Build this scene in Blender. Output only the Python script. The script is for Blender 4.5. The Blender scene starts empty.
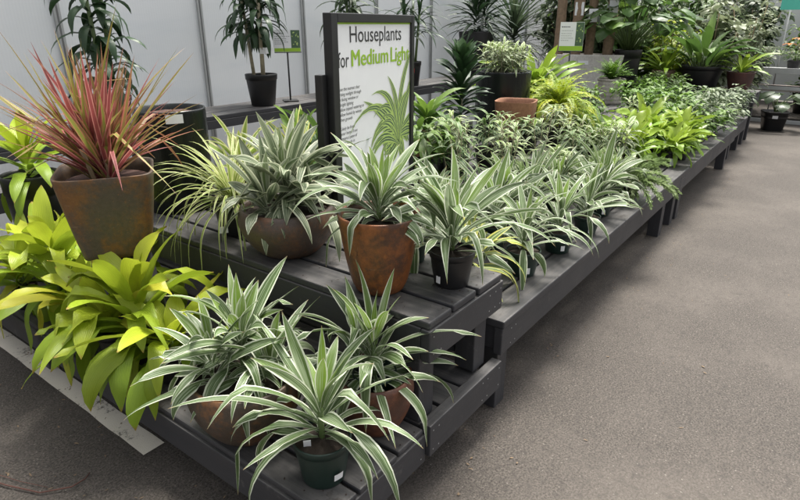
import bpy, bmesh, math, random
from mathutils import Vector, Matrix
R = math.radians
PI = math.pi
scene = bpy.context.scene
col = scene.collection
rng = random.Random(11)

# ------------------------------------------------------------------ node helpers
def new_mat(name):
    m = bpy.data.materials.new(name); m.use_nodes = True
    nt = m.node_tree; nt.nodes.clear()
    out = nt.nodes.new('ShaderNodeOutputMaterial')
    return m, nt, out
def nd(nt, typ, **kw):
    n = nt.nodes.new(typ)
    for k, v in kw.items():
        if k.startswith('i_'):
            key = k[2:]
            n.inputs[int(key) if key.isdigit() else key].default_value = v
        else: setattr(n, k, v)
    return n
def mth(nt, op, a, b=None, c=None, clamp=False):
    n = nt.nodes.new('ShaderNodeMath'); n.operation = op; n.use_clamp = clamp
    for i, x in enumerate((a, b, c)):
        if x is None: continue
        if isinstance(x, (int, float)): n.inputs[i].default_value = x
        else: nt.links.new(x, n.inputs[i])
    return n.outputs[0]
def mix(nt, f, a, b, typ='MIX'):
    n = nt.nodes.new('ShaderNodeMix'); n.data_type = 'RGBA'; n.blend_type = typ
    for s, x in ((n.inputs[0], f), (n.inputs[6], a), (n.inputs[7], b)):
        if isinstance(x, (int, float)): s.default_value = x
        elif isinstance(x, tuple): s.default_value = (*x[:3], 1)
        else: nt.links.new(x, s)
    return n.outputs[2]
def ramp(nt, f, lo, hi):
    n = nt.nodes.new('ShaderNodeMapRange'); n.interpolation_type = 'SMOOTHSTEP'
    n.inputs[1].default_value = lo; n.inputs[2].default_value = hi
    nt.links.new(f, n.inputs[0]); return n.outputs[0]
def noise(nt, vec, scale, detail=4, rough=.55):
    n = nt.nodes.new('ShaderNodeTexNoise'); n.inputs['Scale'].default_value = scale
    n.inputs['Detail'].default_value = detail; n.inputs['Roughness'].default_value = rough
    if vec is not None: nt.links.new(vec, n.inputs['Vector'])
    return n.outputs['Fac']
def objcoord(nt, scale=(1, 1, 1), rot=(0, 0, 0), kind='Object'):
    t = nt.nodes.new('ShaderNodeTexCoord'); m = nt.nodes.new('ShaderNodeMapping')
    m.inputs['Scale'].default_value = scale; m.inputs['Rotation'].default_value = rot
    nt.links.new(t.outputs[kind], m.inputs[0]); return m.outputs[0]
def geopos(nt):
    return nt.nodes.new('ShaderNodeNewGeometry').outputs['Position']
def bump(nt, h, strength=.3, dist=.01):
    n = nt.nodes.new('ShaderNodeBump'); n.inputs['Strength'].default_value = strength
    n.inputs['Distance'].default_value = dist; nt.links.new(h, n.inputs['Height']); return n.outputs[0]
def principled(nt, out, colr, rough=.5, nrm=None, spec=.5, metal=0):
    p = nt.nodes.new('ShaderNodeBsdfPrincipled')
    for s, x in ((p.inputs['Base Color'], colr), (p.inputs['Roughness'], rough)):
        if isinstance(x, tuple): s.default_value = (*x[:3], 1)
        elif isinstance(x, (int, float)): s.default_value = x
        else: nt.links.new(x, s)
    p.inputs['Specular IOR Level'].default_value = spec; p.inputs['Metallic'].default_value = metal
    if nrm is not None: nt.links.new(nrm, p.inputs['Normal'])
    nt.links.new(p.outputs[0], out.inputs[0]); return p

def leaf_mat(name, center, edge, stripe=None, e0=.6, e1=.8, young=None, freq=9., thr=(.47, .56), amt=1., rough=.36,
             trans=.28, vein=.25, tip=None, old=None):
    m, nt, out = new_mat(name)
    uv = nt.nodes.new('ShaderNodeUVMap'); sx = nt.nodes.new('ShaderNodeSeparateXYZ'); nt.links.new(uv.outputs[0], sx.inputs[0])
    u, v = sx.outputs[0], sx.outputs[1]
    at = nt.nodes.new('ShaderNodeAttribute'); at.attribute_name = 'rnd'
    ag = nt.nodes.new('ShaderNodeAttribute'); ag.attribute_name = 'age'
    rn, age = at.outputs['Fac'], ag.outputs['Fac']
    x = mth(nt, 'ABSOLUTE', mth(nt, 'MULTIPLY_ADD', u, 2., -1.))
    cb = nt.nodes.new('ShaderNodeCombineXYZ')
    nt.links.new(mth(nt, 'MULTIPLY_ADD', u, freq, mth(nt, 'MULTIPLY', rn, 53.)), cb.inputs[0])
    nt.links.new(mth(nt, 'MULTIPLY_ADD', v, .9, mth(nt, 'MULTIPLY', rn, 17.)), cb.inputs[1])
    st = noise(nt, cb.outputs[0], 1., 2)
    c = center
    if young: c = mix(nt, age, center, young)
    if stripe:
        c = mix(nt, mth(nt, 'MULTIPLY', ramp(nt, st, *thr), amt), c, stripe)
    else:
        c = mix(nt, mth(nt, 'MULTIPLY', st, .35), c, tuple(k * .6 for k in center))
    wob = mth(nt, 'MULTIPLY_ADD', mth(nt, 'SUBTRACT', st, .5), .35, x)
    if edge: c = mix(nt, ramp(nt, wob, e0, e1), c, edge)
    big = noise(nt, geopos(nt), 9., 3)
    c = mix(nt, 1., c, mth(nt, 'MULTIPLY_ADD', rn, .42, mth(nt, 'MULTIPLY_ADD', big, .35, .62)), 'MULTIPLY')
    if tip: c = mix(nt, ramp(nt, mth(nt, 'MULTIPLY_ADD', st, .12, v), 1.0, 1.06), c, tip)
    if old: c = mix(nt, ramp(nt, rn, .90, .97), c, old)
    nrm = bump(nt, mth(nt, 'SINE', mth(nt, 'MULTIPLY', u, 70.)), vein, .0012)
    p = principled(nt, out, c, mth(nt, 'MULTIPLY_ADD', big, .25, rough - .1), nrm, .4)
    tr = nt.nodes.new('ShaderNodeBsdfTranslucent'); nt.links.new(c, tr.inputs[0])
    ms = nt.nodes.new('ShaderNodeMixShader'); ms.inputs[0].default_value = trans
    nt.links.new(p.outputs[0], ms.inputs[1]); nt.links.new(tr.outputs[0], ms.inputs[2]); nt.links.new(ms.outputs[0], out.inputs[0])
    return m

M = {}
M['warneckii'] = leaf_mat('striped_leaf', (.078, .128, .040), (.62, .66, .52), (.37, .45, .28), .70, .84, (.22, .34, .045), 10., thr=(.48, .62), amt=.8, tip=(.35, .27, .15))
M['silver'] = leaf_mat('silver_striped_leaf', (.090, .122, .064), (.50, .53, .38), (.28, .32, .21), .68, .82, (.15, .22, .07), 8)
M['yellowedge'] = leaf_mat('yellow_edged_leaf', (.12, .19, .06), (.62, .60, .16), (.42, .48, .25), .6, .75, (.38, .46, .06), 7)
M['lime'] = leaf_mat('lime_leaf', (.23, .345, .026), None, (.17, .28, .018), young=(.41, .475, .036), rough=.34, trans=.34, vein=.3, freq=16., thr=(.50, .70), amt=.22, tip=(.34, .24, .05), old=(.47, .46, .05))
M['red'] = leaf_mat('red_leaf', (.22, .16, .055), (.42, .14, .11), None, .34, .85, (.36, .34, .08), 6, tip=(.45, .34, .24))
M['pink'] = leaf_mat('pink_leaf', (.31, .075, .075), (.56, .24, .21), None, .5, .8, (.36, .13, .09), 6)
M['olive'] = leaf_mat('olive_red_leaf', (.25, .26, .06), (.46, .22, .12), None, .5, .9, (.42, .42, .09), 6, tip=(.5, .3, .24))
M['dark'] = leaf_mat('dark_leaf', (.032, .068, .028), None, None, young=(.06, .12, .035), rough=.32, trans=.15)
M['green'] = leaf_mat('green_leaf', (.06, .125, .03), None, None, young=(.15, .25, .04), rough=.36)
M['midgreen'] = leaf_mat('mid_green_leaf', (.085, .165, .03), None, None, young=(.20, .31, .05), rough=.36)
M['spider'] = leaf_mat('spider_leaf', (.20, .29, .05), (.58, .58, .30), None, .45, .7, (.32, .40, .08), 5)
M['song'] = leaf_mat('variegated_leaf', (.070, .135, .035), (.54, .58, .36), None, .52, .74, (.18, .28, .06), 4)
M['song2'] = leaf_mat('dark_variegated_leaf', (.035, .085, .025), (.34, .42, .20), None, .62, .84, (.10, .19, .04), 4)
M['fernlime'] = leaf_mat('lime_fern_leaf', (.27, .39, .03), None, None, young=(.56, .58, .05), trans=.35)
M['ferngreen'] = leaf_mat('green_fern_leaf', (.10, .21, .03), None, None, young=(.2, .33, .05), trans=.3)
M['asparagus'] = leaf_mat('asparagus_leaf', (.24, .34, .13), None, None, young=(.38, .46, .24), trans=.4)
M['nest'] = leaf_mat('nest_fern_leaf', (.20, .33, .035), None, None, young=(.36, .46, .06), rough=.3, vein=.15)
M['greygreen'] = leaf_mat('grey_green_leaf', (.075, .11, .06), None, None, young=(.15, .2, .09), rough=.34)
M['palegreen'] = leaf_mat('pale_green_leaf', (.17, .21, .12), None, None, young=(.34, .38, .22), rough=.34)
M['aglaonema'] = leaf_mat('pale_centre_leaf', (.32, .36, .25), (.085, .14, .06), None, .3, .7, (.3, .36, .2), 4)
M['orange'] = leaf_mat('orange_petal', (.6, .19, .02), None, None, trans=.3)

def simple(name, c, rough=.5, var=.25, sc=14., bs=0., spec=.5, metal=0):
    m, nt, out = new_mat(name)
    g = objcoord(nt)
    n = noise(nt, g, sc, 5)
    cc = mix(nt, n, tuple(k * (1 - var) for k in c), tuple(min(1, k * (1 + var)) for k in c))
    principled(nt, out, cc, rough, bump(nt, n, bs, .004) if bs else None, spec, metal); return m
M['stem'] = simple('green_stem', (.10, .15, .05)); M['cane'] = simple('cane_bark', (.23, .17, .10), .8, .5, 30, .5)
M['yuccabark'] = simple('shaggy_bark', (.25, .175, .115), .9, .55, 26, .8)
M['reed'] = simple('pale_cane', (.36, .32, .22), .7, .4, 40, .4)
M['soil'] = simple('potting_soil', (.030, .021, .015), .95, .7, 60, 1.)
M['redsoil'] = simple('bark_mulch', (.06, .028, .02), .9, .7, 50, 1.)
M['blackplastic'] = simple('black_plastic', (.012, .012, .013), .42, .4, 9, .05)
M['greenplastic'] = simple('dark_green_plastic', (.010, .026, .020), .42, .35, 9, .05)
M['paper'] = simple('white_paper', (.80, .805, .82), .6, .04)
M['whitepaint'] = simple('white_painted_steel', (.55, .56, .56), .45, .15, 8)
M['metal'] = simple('galvanised_steel', (.40, .41, .41), .45, .3, 6, 0, .5, .2)
M['ink'] = simple('black_ink', (.02, .02, .022), .5, .1); M['greenink'] = simple('lime_ink', (.30, .50, .03), .5, .1)
M['frame'] = simple('black_frame', (.010, .010, .011), .45, .3, 10)
M['red_dot'] = simple('red_label', (.6, .04, .03), .5)
M['teal'] = simple('teal_sheet', (.10, .52, .42), .6, .1)
M['pinkish'] = simple('pale_board', (.42, .36, .34), .7, .15)
M['twig'] = simple('dry_twig', (.10, .045, .035), .9, .4)
M['debris'] = simple('dry_bits', (.17, .12, .075), .9, .6, 40)
M['pic1'] = simple('print_lime', (.42, .56, .15), .5, .2, 30); M['pic2'] = simple('print_green', (.065, .12, .060), .5, .3, 30)
M['pic3'] = simple('print_pale', (.50, .62, .22), .5, .2, 30)

def glaze(name):                                    # black glossy fluted glaze
    m, nt, out = new_mat(name)
    n = noise(nt, objcoord(nt, (26, 26, 1.2)), 1.4, 3)
    c = mix(nt, n, (.004, .005, .005), (.014, .017, .016))
    principled(nt, out, c, .24, bump(nt, n, .35, .006), .32); return m
M['glaze'] = glaze('black_glaze')
def rust(name, dark, lit, lo=.45, hi=.68, rough=.42, sc=5.):
    m, nt, out = new_mat(name)
    g = objcoord(nt)
    a = noise(nt, g, sc, 6, .62); b = noise(nt, g, sc * 9, 5, .7)
    f = mth(nt, 'MULTIPLY_ADD', b, .35, mth(nt, 'MULTIPLY', a, .75))
    c = mix(nt, ramp(nt, f, lo, hi), dark, lit)
    gr = noise(nt, g, 70., 5, .8)
    c = mix(nt, 1., c, mth(nt, 'MULTIPLY_ADD', gr, 1.1, .45), 'MULTIPLY')
    sp = noise(nt, g, 130, 3)
    c = mix(nt, mth(nt, 'MULTIPLY', ramp(nt, sp, .66, .72), .35), c, (.36, .17, .06))
    scr = noise(nt, objcoord(nt, (3, 3, 22)), 2.2, 5)
    c = mix(nt, mth(nt, 'MULTIPLY', ramp(nt, scr, .66, .74), .25), c, (.30, .23, .18))
    principled(nt, out, c, mth(nt, 'MULTIPLY_ADD', a, .25, rough - .12), bump(nt, mth(nt, 'MULTIPLY_ADD', gr, .5, f), .4, .005), .45); return m
M['rustpot'] = rust('rust_brown_ceramic', (.075, .036, .022), (.23, .078, .022), .42, .62)
M['rustbowl'] = rust('mottled_brown_ceramic', (.062, .046, .033), (.20, .082, .024), .50, .70)
M['redbowl'] = rust('red_brown_ceramic', (.080, .034, .023), (.15, .056, .028), .45, .65)
M['darkbowl'] = rust('dark_bronze_ceramic', (.078, .056, .046), (.19, .082, .038), .5, .72)
M['olivepot'] = rust('olive_bronze_ceramic', (.072, .056, .042), (.17, .078, .024), .46, .68)
M['terracotta'] = rust('terracotta', (.23, .105, .06), (.33, .16, .09), .4, .7, .7)
M['winepot'] = rust('wine_brown_ceramic', (.055, .026, .025), (.09, .035, .03), .4, .7, .45)
M['tanpot'] = rust('tan_ceramic', (.13, .085, .055), (.22, .15, .10), .4, .7, .6)
M['greypot'] = rust('weathered_grey_clay', (.26, .235, .21), (.46, .43, .39), .4, .65, .8)
M['stonebox'] = rust('weathered_stone', (.50, .47, .44), (.68, .65, .61), .38, .66, .85, 4.)
M['darkgreypot'] = simple('charcoal_resin', (.022, .021, .022), .5, .3, 12, .1)

def wood_mat(name, axis):
    m, nt, out = new_mat(name)
    sc = [26., 26., 26.]; sc[axis] = 1.1
    g = objcoord(nt, tuple(sc), kind='Object')
    grain = noise(nt, g, 1.3, 6, .65)
    pos = geopos(nt)
    blot = noise(nt, pos, 5., 6, .6); fine = noise(nt, pos, 70., 3, .7)
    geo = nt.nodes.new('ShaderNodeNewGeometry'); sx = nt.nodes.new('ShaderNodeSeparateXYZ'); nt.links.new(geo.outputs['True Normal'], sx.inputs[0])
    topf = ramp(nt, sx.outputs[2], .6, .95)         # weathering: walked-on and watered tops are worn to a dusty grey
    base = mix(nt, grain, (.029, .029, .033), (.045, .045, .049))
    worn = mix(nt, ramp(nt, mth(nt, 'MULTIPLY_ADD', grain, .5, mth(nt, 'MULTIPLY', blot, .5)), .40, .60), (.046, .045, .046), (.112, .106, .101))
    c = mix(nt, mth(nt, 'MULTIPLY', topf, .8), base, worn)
    c = mix(nt, mth(nt, 'MULTIPLY', ramp(nt, fine, .70, .76), .5), c, (.20, .18, .16))
    c = mix(nt, mth(nt, 'MULTIPLY', ramp(nt, mth(nt, 'MULTIPLY_ADD', fine, .3, mth(nt, 'MULTIPLY', blot, .7)), .56, .64), mth(nt, 'MULTIPLY', topf, .7)), c, (.030, .024, .020))
    c = mix(nt, mth(nt, 'MULTIPLY', ramp(nt, noise(nt, pos, 11., 7, .75), .58, .70), .35), c, (.17, .16, .15))
    principled(nt, out, c, mth(nt, 'MULTIPLY_ADD', blot, .25, .42), bump(nt, mth(nt, 'MULTIPLY_ADD', fine, .3, grain), .28, .004), .4); return m
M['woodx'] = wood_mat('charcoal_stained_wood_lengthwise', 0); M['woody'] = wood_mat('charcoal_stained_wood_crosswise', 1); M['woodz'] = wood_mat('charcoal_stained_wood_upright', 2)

def asphalt():
    m, nt, out = new_mat('asphalt')
    pos = geopos(nt)
    a = noise(nt, pos, 120., 5, .8); b = noise(nt, pos, .9, 6, .6); c2 = noise(nt, pos, 30., 6, .7)
    c = mix(nt, ramp(nt, a, .36, .66), (.025, .021, .018), (.122, .107, .093))
    c = mix(nt, mth(nt, 'MULTIPLY', ramp(nt, b, .42, .66), .45), c, (.138, .120, .104))
    c = mix(nt, mth(nt, 'MULTIPLY', ramp(nt, c2, .50, .66), .45), c, (.034, .030, .028))
    st = noise(nt, pos, 2.6, 8, .7)
    c = mix(nt, mth(nt, 'MULTIPLY', ramp(nt, st, .54, .70), .22), c, (.045, .039, .035))
    vo = nt.nodes.new('ShaderNodeTexVoronoi'); vo.inputs['Scale'].default_value = 70.; nt.links.new(pos, vo.inputs['Vector'])
    sep = nt.nodes.new('ShaderNodeSeparateColor'); nt.links.new(vo.outputs['Color'], sep.inputs[0])
    chip = mth(nt, 'MULTIPLY', ramp(nt, sep.outputs[0], .74, .78), ramp(nt, mth(nt, 'MULTIPLY', vo.outputs['Distance'], -1.), -.26, -.16))
    c = mix(nt, mth(nt, 'MULTIPLY', chip, mth(nt, 'MULTIPLY_ADD', sep.outputs[1], .42, .04)), c, (.33, .30, .26))
    principled(nt, out, c, .82, bump(nt, mth(nt, 'MULTIPLY_ADD', a, .6, mth(nt, 'MULTIPLY', chip, .5)), .6, .006), .35); return m
M['asphalt'] = asphalt()
def roadpaint():
    m, nt, out = new_mat('worn_road_paint')
    pos = geopos(nt)
    a = noise(nt, pos, 40., 6, .7); b = noise(nt, pos, 6., 4, .6); f = noise(nt, pos, 240., 2)
    c = mix(nt, f, (.60, .555, .47), (.76, .71, .62))
    c = mix(nt, mth(nt, 'MULTIPLY', b, .30), c, (.36, .33, .29))
    g = noise(nt, pos, 150., 4, .8)
    wear = mth(nt, 'MULTIPLY_ADD', g, .35, mth(nt, 'MULTIPLY_ADD', b, .45, mth(nt, 'MULTIPLY', a, .35)))
    c = mix(nt, ramp(nt, wear, .62, .72), c, (.075, .064, .055))
    principled(nt, out, c, .75, bump(nt, f, .4, .004), .35); return m
M['roadpaint'] = roadpaint()
def poly_panel():
    m, nt, out = new_mat('twinwall_polycarbonate')
    pos = geopos(nt)
    w = nt.nodes.new('ShaderNodeTexWave'); w.inputs['Scale'].default_value = 14.; w.inputs['Distortion'].default_value = .2
    nt.links.new(pos, w.inputs['Vector'])
    b = noise(nt, pos, 1.4, 5, .6); d = noise(nt, objcoord(nt, (.5, 1, 3.)), 1.2, 4)
    c = mix(nt, b, (.76, .785, .80), (.86, .87, .875))
    c = mix(nt, mth(nt, 'MULTIPLY', ramp(nt, d, .5, .7), .3), c, (.64, .69, .73))
    c = mix(nt, mth(nt, 'MULTIPLY', w.outputs['Fac'], .05), c, (.4, .43, .46))
    p = principled(nt, out, c, .42, bump(nt, w.outputs['Fac'], .05, .004), .4)
    tr = nt.nodes.new('ShaderNodeBsdfTranslucent'); nt.links.new(c, tr.inputs[0])
    ms = nt.nodes.new('ShaderNodeMixShader'); ms.inputs[0].default_value = .45
    nt.links.new(p.outputs[0], ms.inputs[1]); nt.links.new(tr.outputs[0], ms.inputs[2]); nt.links.new(ms.outputs[0], out.inputs[0]); return m
M['poly'] = poly_panel()
M['whitepanel'] = simple('white_sheeting', (.80, .81, .80), .5, .06, 2)

# ------------------------------------------------------------------ mesh helpers
class MB:
    def __init__(s): s.v = []; s.f = []; s.uv = []; s.r = []; s.a = []; s.m = []
    def quadgrid(s, rows, uvs, rnd=.5, age=0., mi=0):
        n = len(s.v); k = len(rows[0])
        for row, ur in zip(rows, uvs):
            for p, q in zip(row, ur): s.v.append(tuple(p)); s.uv.append(q); s.r.append(rnd); s.a.append(age)
        for i in range(len(rows) - 1):
            for j in range(k - 1):
                a = n + i * k + j; s.f.append((a, a + 1, a + k + 1, a + k)); s.m.append(mi)
    def poly(s, pts, rnd=.5, age=0., mi=0, uvs=None):
        n = len(s.v)
        for i, p in enumerate(pts):
            s.v.append(tuple(p)); s.uv.append(uvs[i] if uvs else (.5, .5)); s.r.append(rnd); s.a.append(age)
        s.f.append(tuple(range(n, n + len(pts)))); s.m.append(mi)
    def tube(s, pts, r0, r1=None, k=7, mi=0, cap=True):
        r1 = r0 if r1 is None else r1
        n0 = len(s.v); N = len(pts); pts = [Vector(p) for p in pts]
        for i, p in enumerate(pts):
            d = (pts[min(i + 1, N - 1)] - pts[max(i - 1, 0)]).normalized()
            x = d.orthogonal().normalized() if abs(d.z) > .999 else d.cross(Vector((0, 0, 1))).normalized()
            y = d.cross(x); r = r0 + (r1 - r0) * i / max(1, N - 1)
            for j in range(k):
                a = 2 * PI * j / k
                s.v.append(tuple(p + x * (r * math.cos(a)) + y * (r * math.sin(a)))); s.uv.append((j / k, i / N)); s.r.append(.5); s.a.append(0.)
        for i in range(N - 1):
            for j in range(k):
                a = n0 + i * k + j; b = n0 + i * k + (j + 1) % k
                s.f.append((a, b, b + k, a + k)); s.m.append(mi)
        if cap:
            s.f.append(tuple(n0 + (N - 1) * k + j for j in range(k))); s.m.append(mi)
            s.f.append(tuple(n0 + j for j in reversed(range(k)))); s.m.append(mi)
    def build(s, name, mats, parent=None, smooth=True, loc=None):
        me = bpy.data.meshes.new(name); me.from_pydata(s.v, [], s.f)
        if not isinstance(mats, (list, tuple)): mats = [mats]
        for m in mats: me.materials.append(m)
        uvl = me.uv_layers.new(name='UVMap')
        li = [0] * len(me.loops); me.loops.foreach_get('vertex_index', li)
        flat = []
        for i in li: flat.extend(s.uv[i])
        uvl.data.foreach_set('uv', flat)
        for nm, arr in (('rnd', s.r), ('age', s.a)):
            at = me.attributes.new(nm, 'FLOAT', 'POINT'); at.data.foreach_set('value', arr)
        if len(mats) > 1: me.polygons.foreach_set('material_index', s.m)
        if smooth: me.polygons.foreach_set('use_smooth', [True] * len(me.polygons))
        me.update(); o = bpy.data.objects.new(name, me); col.objects.link(o)
        if parent: o.parent = parent
        if loc: o.location = loc
        return o

def bm_obj(name, bm, mat, parent=None, smooth=False):
    me = bpy.data.meshes.new(name); bm.to_mesh(me); bm.free(); me.materials.append(mat)
    if smooth: me.polygons.foreach_set('use_smooth', [True] * len(me.polygons))
    o = bpy.data.objects.new(name, me); col.objects.link(o)
    if parent: o.parent = parent
    return o
def bx(bm, x0, x1, y0, y1, z0, z1, bev=.004, seg=2, mtx=None):
    r = bmesh.ops.create_cube(bm, size=1)
    for v in r['verts']:
        v.co = Vector(((x0 + x1) / 2 + v.co.x * (x1 - x0), (y0 + y1) / 2 + v.co.y * (y1 - y0), (z0 + z1) / 2 + v.co.z * (z1 - z0)))
    vs = r['verts']
    if bev:
        es = list({e for v in r['verts'] for e in v.link_edges})
        rr = bmesh.ops.bevel(bm, geom=es, offset=bev, segments=seg, affect='EDGES', profile=.5)
        vs = list({v for f in rr['faces'] for v in f.verts} | {v for v in vs if v.is_valid})
    if mtx:
        for v in vs: v.co = mtx @ v.co
def boxobj(name, mat, parent, *boxes, bev=.004):
    bm = bmesh.new()
    for b in boxes: bx(bm, *b, bev=bev)
    return bm_obj(name, bm, mat, parent)
def lathe(mb, prof, k=40, sq=0., cx=0, cy=0, rot=0., mi=0):
    rows = []; uvs = []
    for i, (r, z) in enumerate(prof):
        row = []; ur = []
        for j in range(k + 1):
            a = 2 * PI * j / k
            rr = r
            if sq:                                  # superellipse for rounded-square planters
                e = 2 + sq * 6
                rr = r / (abs(math.cos(a)) ** e + abs(math.sin(a)) ** e) ** (1 / e)
            row.append((cx + rr * math.cos(a + rot), cy + rr * math.sin(a + rot), z)); ur.append((j / k, i / len(prof)))
        rows.append(row); uvs.append(ur)
    mb.quadgrid(rows, uvs, mi=mi)
def empty(name, loc, label=None, cat=None, group=None, rz=0):
    o = bpy.data.objects.new(name, None); o.empty_display_size = .1; col.objects.link(o)
    o.location = loc; o.rotation_euler = (0, 0, rz)
    tag(o, label, cat, group); return o
def tag(o, label=None, cat=None, group=None, kind=None):
    if label: o['label'] = label
    if cat: o['category'] = cat
    if group: o['group'] = group
    if kind: o['kind'] = kind
    return o

# ------------------------------------------------------------------ leaves
def prof_strap(t): return (.30 + .70 * math.sin(min(t / .46, 1) * PI / 2) ** 1.3) * (1 if t < .46 else max(0, 1 - ((t - .46) / .54) ** 1.9))
def prof_broad(t): return (.30 + .70 * math.sin(min(t / .38, 1) * PI / 2)) * (1 if t < .40 else max(0, 1 - ((t - .40) / .60) ** 2.2))
def prof_lime(t): return (.40 + .60 * math.sin(min(t / .40, 1) * PI / 2)) * (1 if t < .55 else max(0, 1 - ((t - .55) / .45) ** 2.4))
def prof_grass(t): return (.8 + .2 * math.sin(min(t / .3, 1) * PI / 2)) * max(0, 1 - t ** 2.6)
def prof_oval(t): return math.sin(PI * min(1, .04 + .96 * t)) ** .75 if t < 1 else 0
def prof_heart(t): return (math.sin(PI * (.16 + .84 * t)) ** .8) * (1.15 - .35 * t) if t < 1 else 0
def leaf(mb, base, az, elev, L, W, droop, roll=0., fold=.25, prof=prof_strap, n=9, wave=0., age=0., rnd=None, r=rng, pw=1.25, curl=0., cross=5, mi=0, kink=0.):
    tk = .35 + .35 * r.random() if kink else 2
    rnd = r.random() if rnd is None else rnd
    p = Vector(base); rows = []; uvs = []; ph = r.random() * 6.3
    for i in range(n + 1):
        t = i / n
        e = max(-1.50, elev - droop * t ** pw - kink * min(1, max(0, (t - tk) / .12))); a = az + curl * t
        d = Vector((math.cos(a) * math.cos(e), math.sin(a) * math.cos(e), math.sin(e)))
        if i: p = p + d * (L / n)
        side = Vector((-math.sin(a), math.cos(a), 0)); nrm = d.cross(side) * -1
        if nrm.z < 0 and e > 0: nrm = -nrm
        ro = roll * t; s2 = side * math.cos(ro) + nrm * math.sin(ro); n2 = nrm * math.cos(ro) - side * math.sin(ro)
        w = W * .5 * max(.02, prof(t)); row = []; ur = []
        for j in range(cross):
            s = 2 * j / (cross - 1) - 1
            h = fold * w * (abs(s) - .3) + (wave * W * math.sin(ph + t * 13 + (1.7 if s > 0 else 0)) * abs(s) if wave else 0)
            row.append(p + s2 * (s * w) + n2 * h); ur.append(((s + 1) / 2, t))
        rows.append(row); uvs.append(ur)
    mb.quadgrid(rows, uvs, rnd, age, mi)
    return p
GA = 2.39996
def rosette(mb, base, n, L, W, z=.15, e_in=1.45, e_out=.15, d_in=.35, d_out=1.7, prof=prof_strap, fold=.3, wave=0., seed=0, segs=9, lean=(0, 0), youth=.3, chaos=1., jl=.18, r_st=.012, pw=1.25, cross=5, bias=1., mi=0):
    r = random.Random(seed); a0 = r.random() * 6.3
    for i in range(n):
        t = (i + .5) / n                             # 0 = oldest/outer, 1 = youngest/inner
        q = t ** bias
        az = a0 + i * GA + r.uniform(-.3, .3) * chaos
        e = e_out + (e_in - e_out) * q + r.uniform(-.16, .16) * chaos
        dr = (d_out + (d_in - d_out) * q) * (1 + r.uniform(-.35, .3) * chaos)
        l = L * (1 - jl + 2 * jl * r.random()) * (.80 + .4 * math.sin(PI * min(1, .2 + t * .75)))
        if t > .88: l *= .72
        b = Vector(base) + Vector((math.cos(az) * r_st + lean[0] * t * z, math.sin(az) * r_st + lean[1] * t * z, z * t))
        leaf(mb, b, az, e, l, W * r.uniform(.82, 1.20), dr, r.uniform(-.7, .7) * chaos, fold, prof, segs, wave, max(0., (t - (1 - youth)) / youth) if youth else 0., None, r, pw, r.uniform(-.28, .28) * chaos, cross, mi, r.uniform(.4, 1.3) if chaos > 1.05 and t < .8 and r.random() < .16 else 0.)
def cane_plant(mb, base, ns, H, L, W, per, spread=.05, lean=.12, e=.5, d=1.4, prof=prof_strap, seed=0, lo=.35, stem_r=.004, fold=.2, segs=6, cross=3, smb=None, wave=0):
    r = random.Random(seed)
    for s in range(ns):
        az = s * GA + r.random(); rad = spread * math.sqrt(r.random())
        b = Vector(base) + Vector((math.cos(az) * rad, math.sin(az) * rad, 0))
        ln = Vector((math.cos(az), math.sin(az), 0)) * (lean * r.uniform(.3, 1.2) * H); h = H * r.uniform(.75, 1.05)
        pts = [b + ln * (t * t) + Vector((0, 0, h * t)) for t in [i / 6 for i in range(7)]]
        (smb or mb).tube(pts, stem_r, stem_r * .6, 5)
        for i in range(per):
            t = lo + (1 - lo) * (i + r.random() * .6) / per; t = min(1, t)
            p = b + ln * (t * t) + Vector((0, 0, h * t)); la = i * GA + r.uniform(-.4, .4)
            leaf(mb, p, la, e + .8 * max(0, t - .75) * 4 * r.uniform(.5, 1) + r.uniform(-.2, .2), L * r.uniform(.7, 1.15) * (.7 if t > .93 else 1), W * r.uniform(.8, 1.1),
                 d * r.uniform(.6, 1.3), r.uniform(-.5, .5), fold, prof, segs, wave, 1. if t > .85 else 0., None, r, 1.2, 0, cross)
def fern(mb, base, nf, L, W, e0=.9, d=1.9, pn=22, seed=0, pw_=.010, ej=.5):
    r = random.Random(seed)
    for i in range(nf):
        az = i * GA + r.uniform(-.3, .3); e = e0 + r.uniform(-ej, ej); dr = d * r.uniform(.7, 1.3); l = L * r.uniform(.65, 1.15)
        p = Vector(base); rn = r.random(); age = r.random() ** 2; cu = r.uniform(-.4, .4)
        for k in range(pn + 1):
            t = k / pn; el = max(-1.5, e - dr * t ** 1.2); a = az + cu * t
            dd = Vector((math.cos(a) * math.cos(el), math.sin(a) * math.cos(el), math.sin(el))); p = p + dd * (l / pn)
            side = Vector((-math.sin(a), math.cos(a), 0)); up = dd.cross(side) * -1
            w = W * .5 * (math.sin(PI * (.10 + .88 * t)) ** .7)
            for sg in (-1, 1):
                q = p + side * (sg * w) + dd * (w * .35) - Vector((0, 0, w * r.uniform(.0, .5)))
                h = dd * (pw_ * .5)
                mb.poly([p - h, p.lerp(q, .55) - h * 1.1, q, p.lerp(q, .55) + h * 1.1 + up * .002], rn, age, 0, [(.3, t), (.3, t), (.5, t), (.7, t)])
            if k % 2 == 0: mb.poly([p - side * .0012, p + side * .0012, p + dd * (2 * l / pn) + side * .0012, p + dd * (2 * l / pn) - side * .0012], rn, age)
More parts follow.
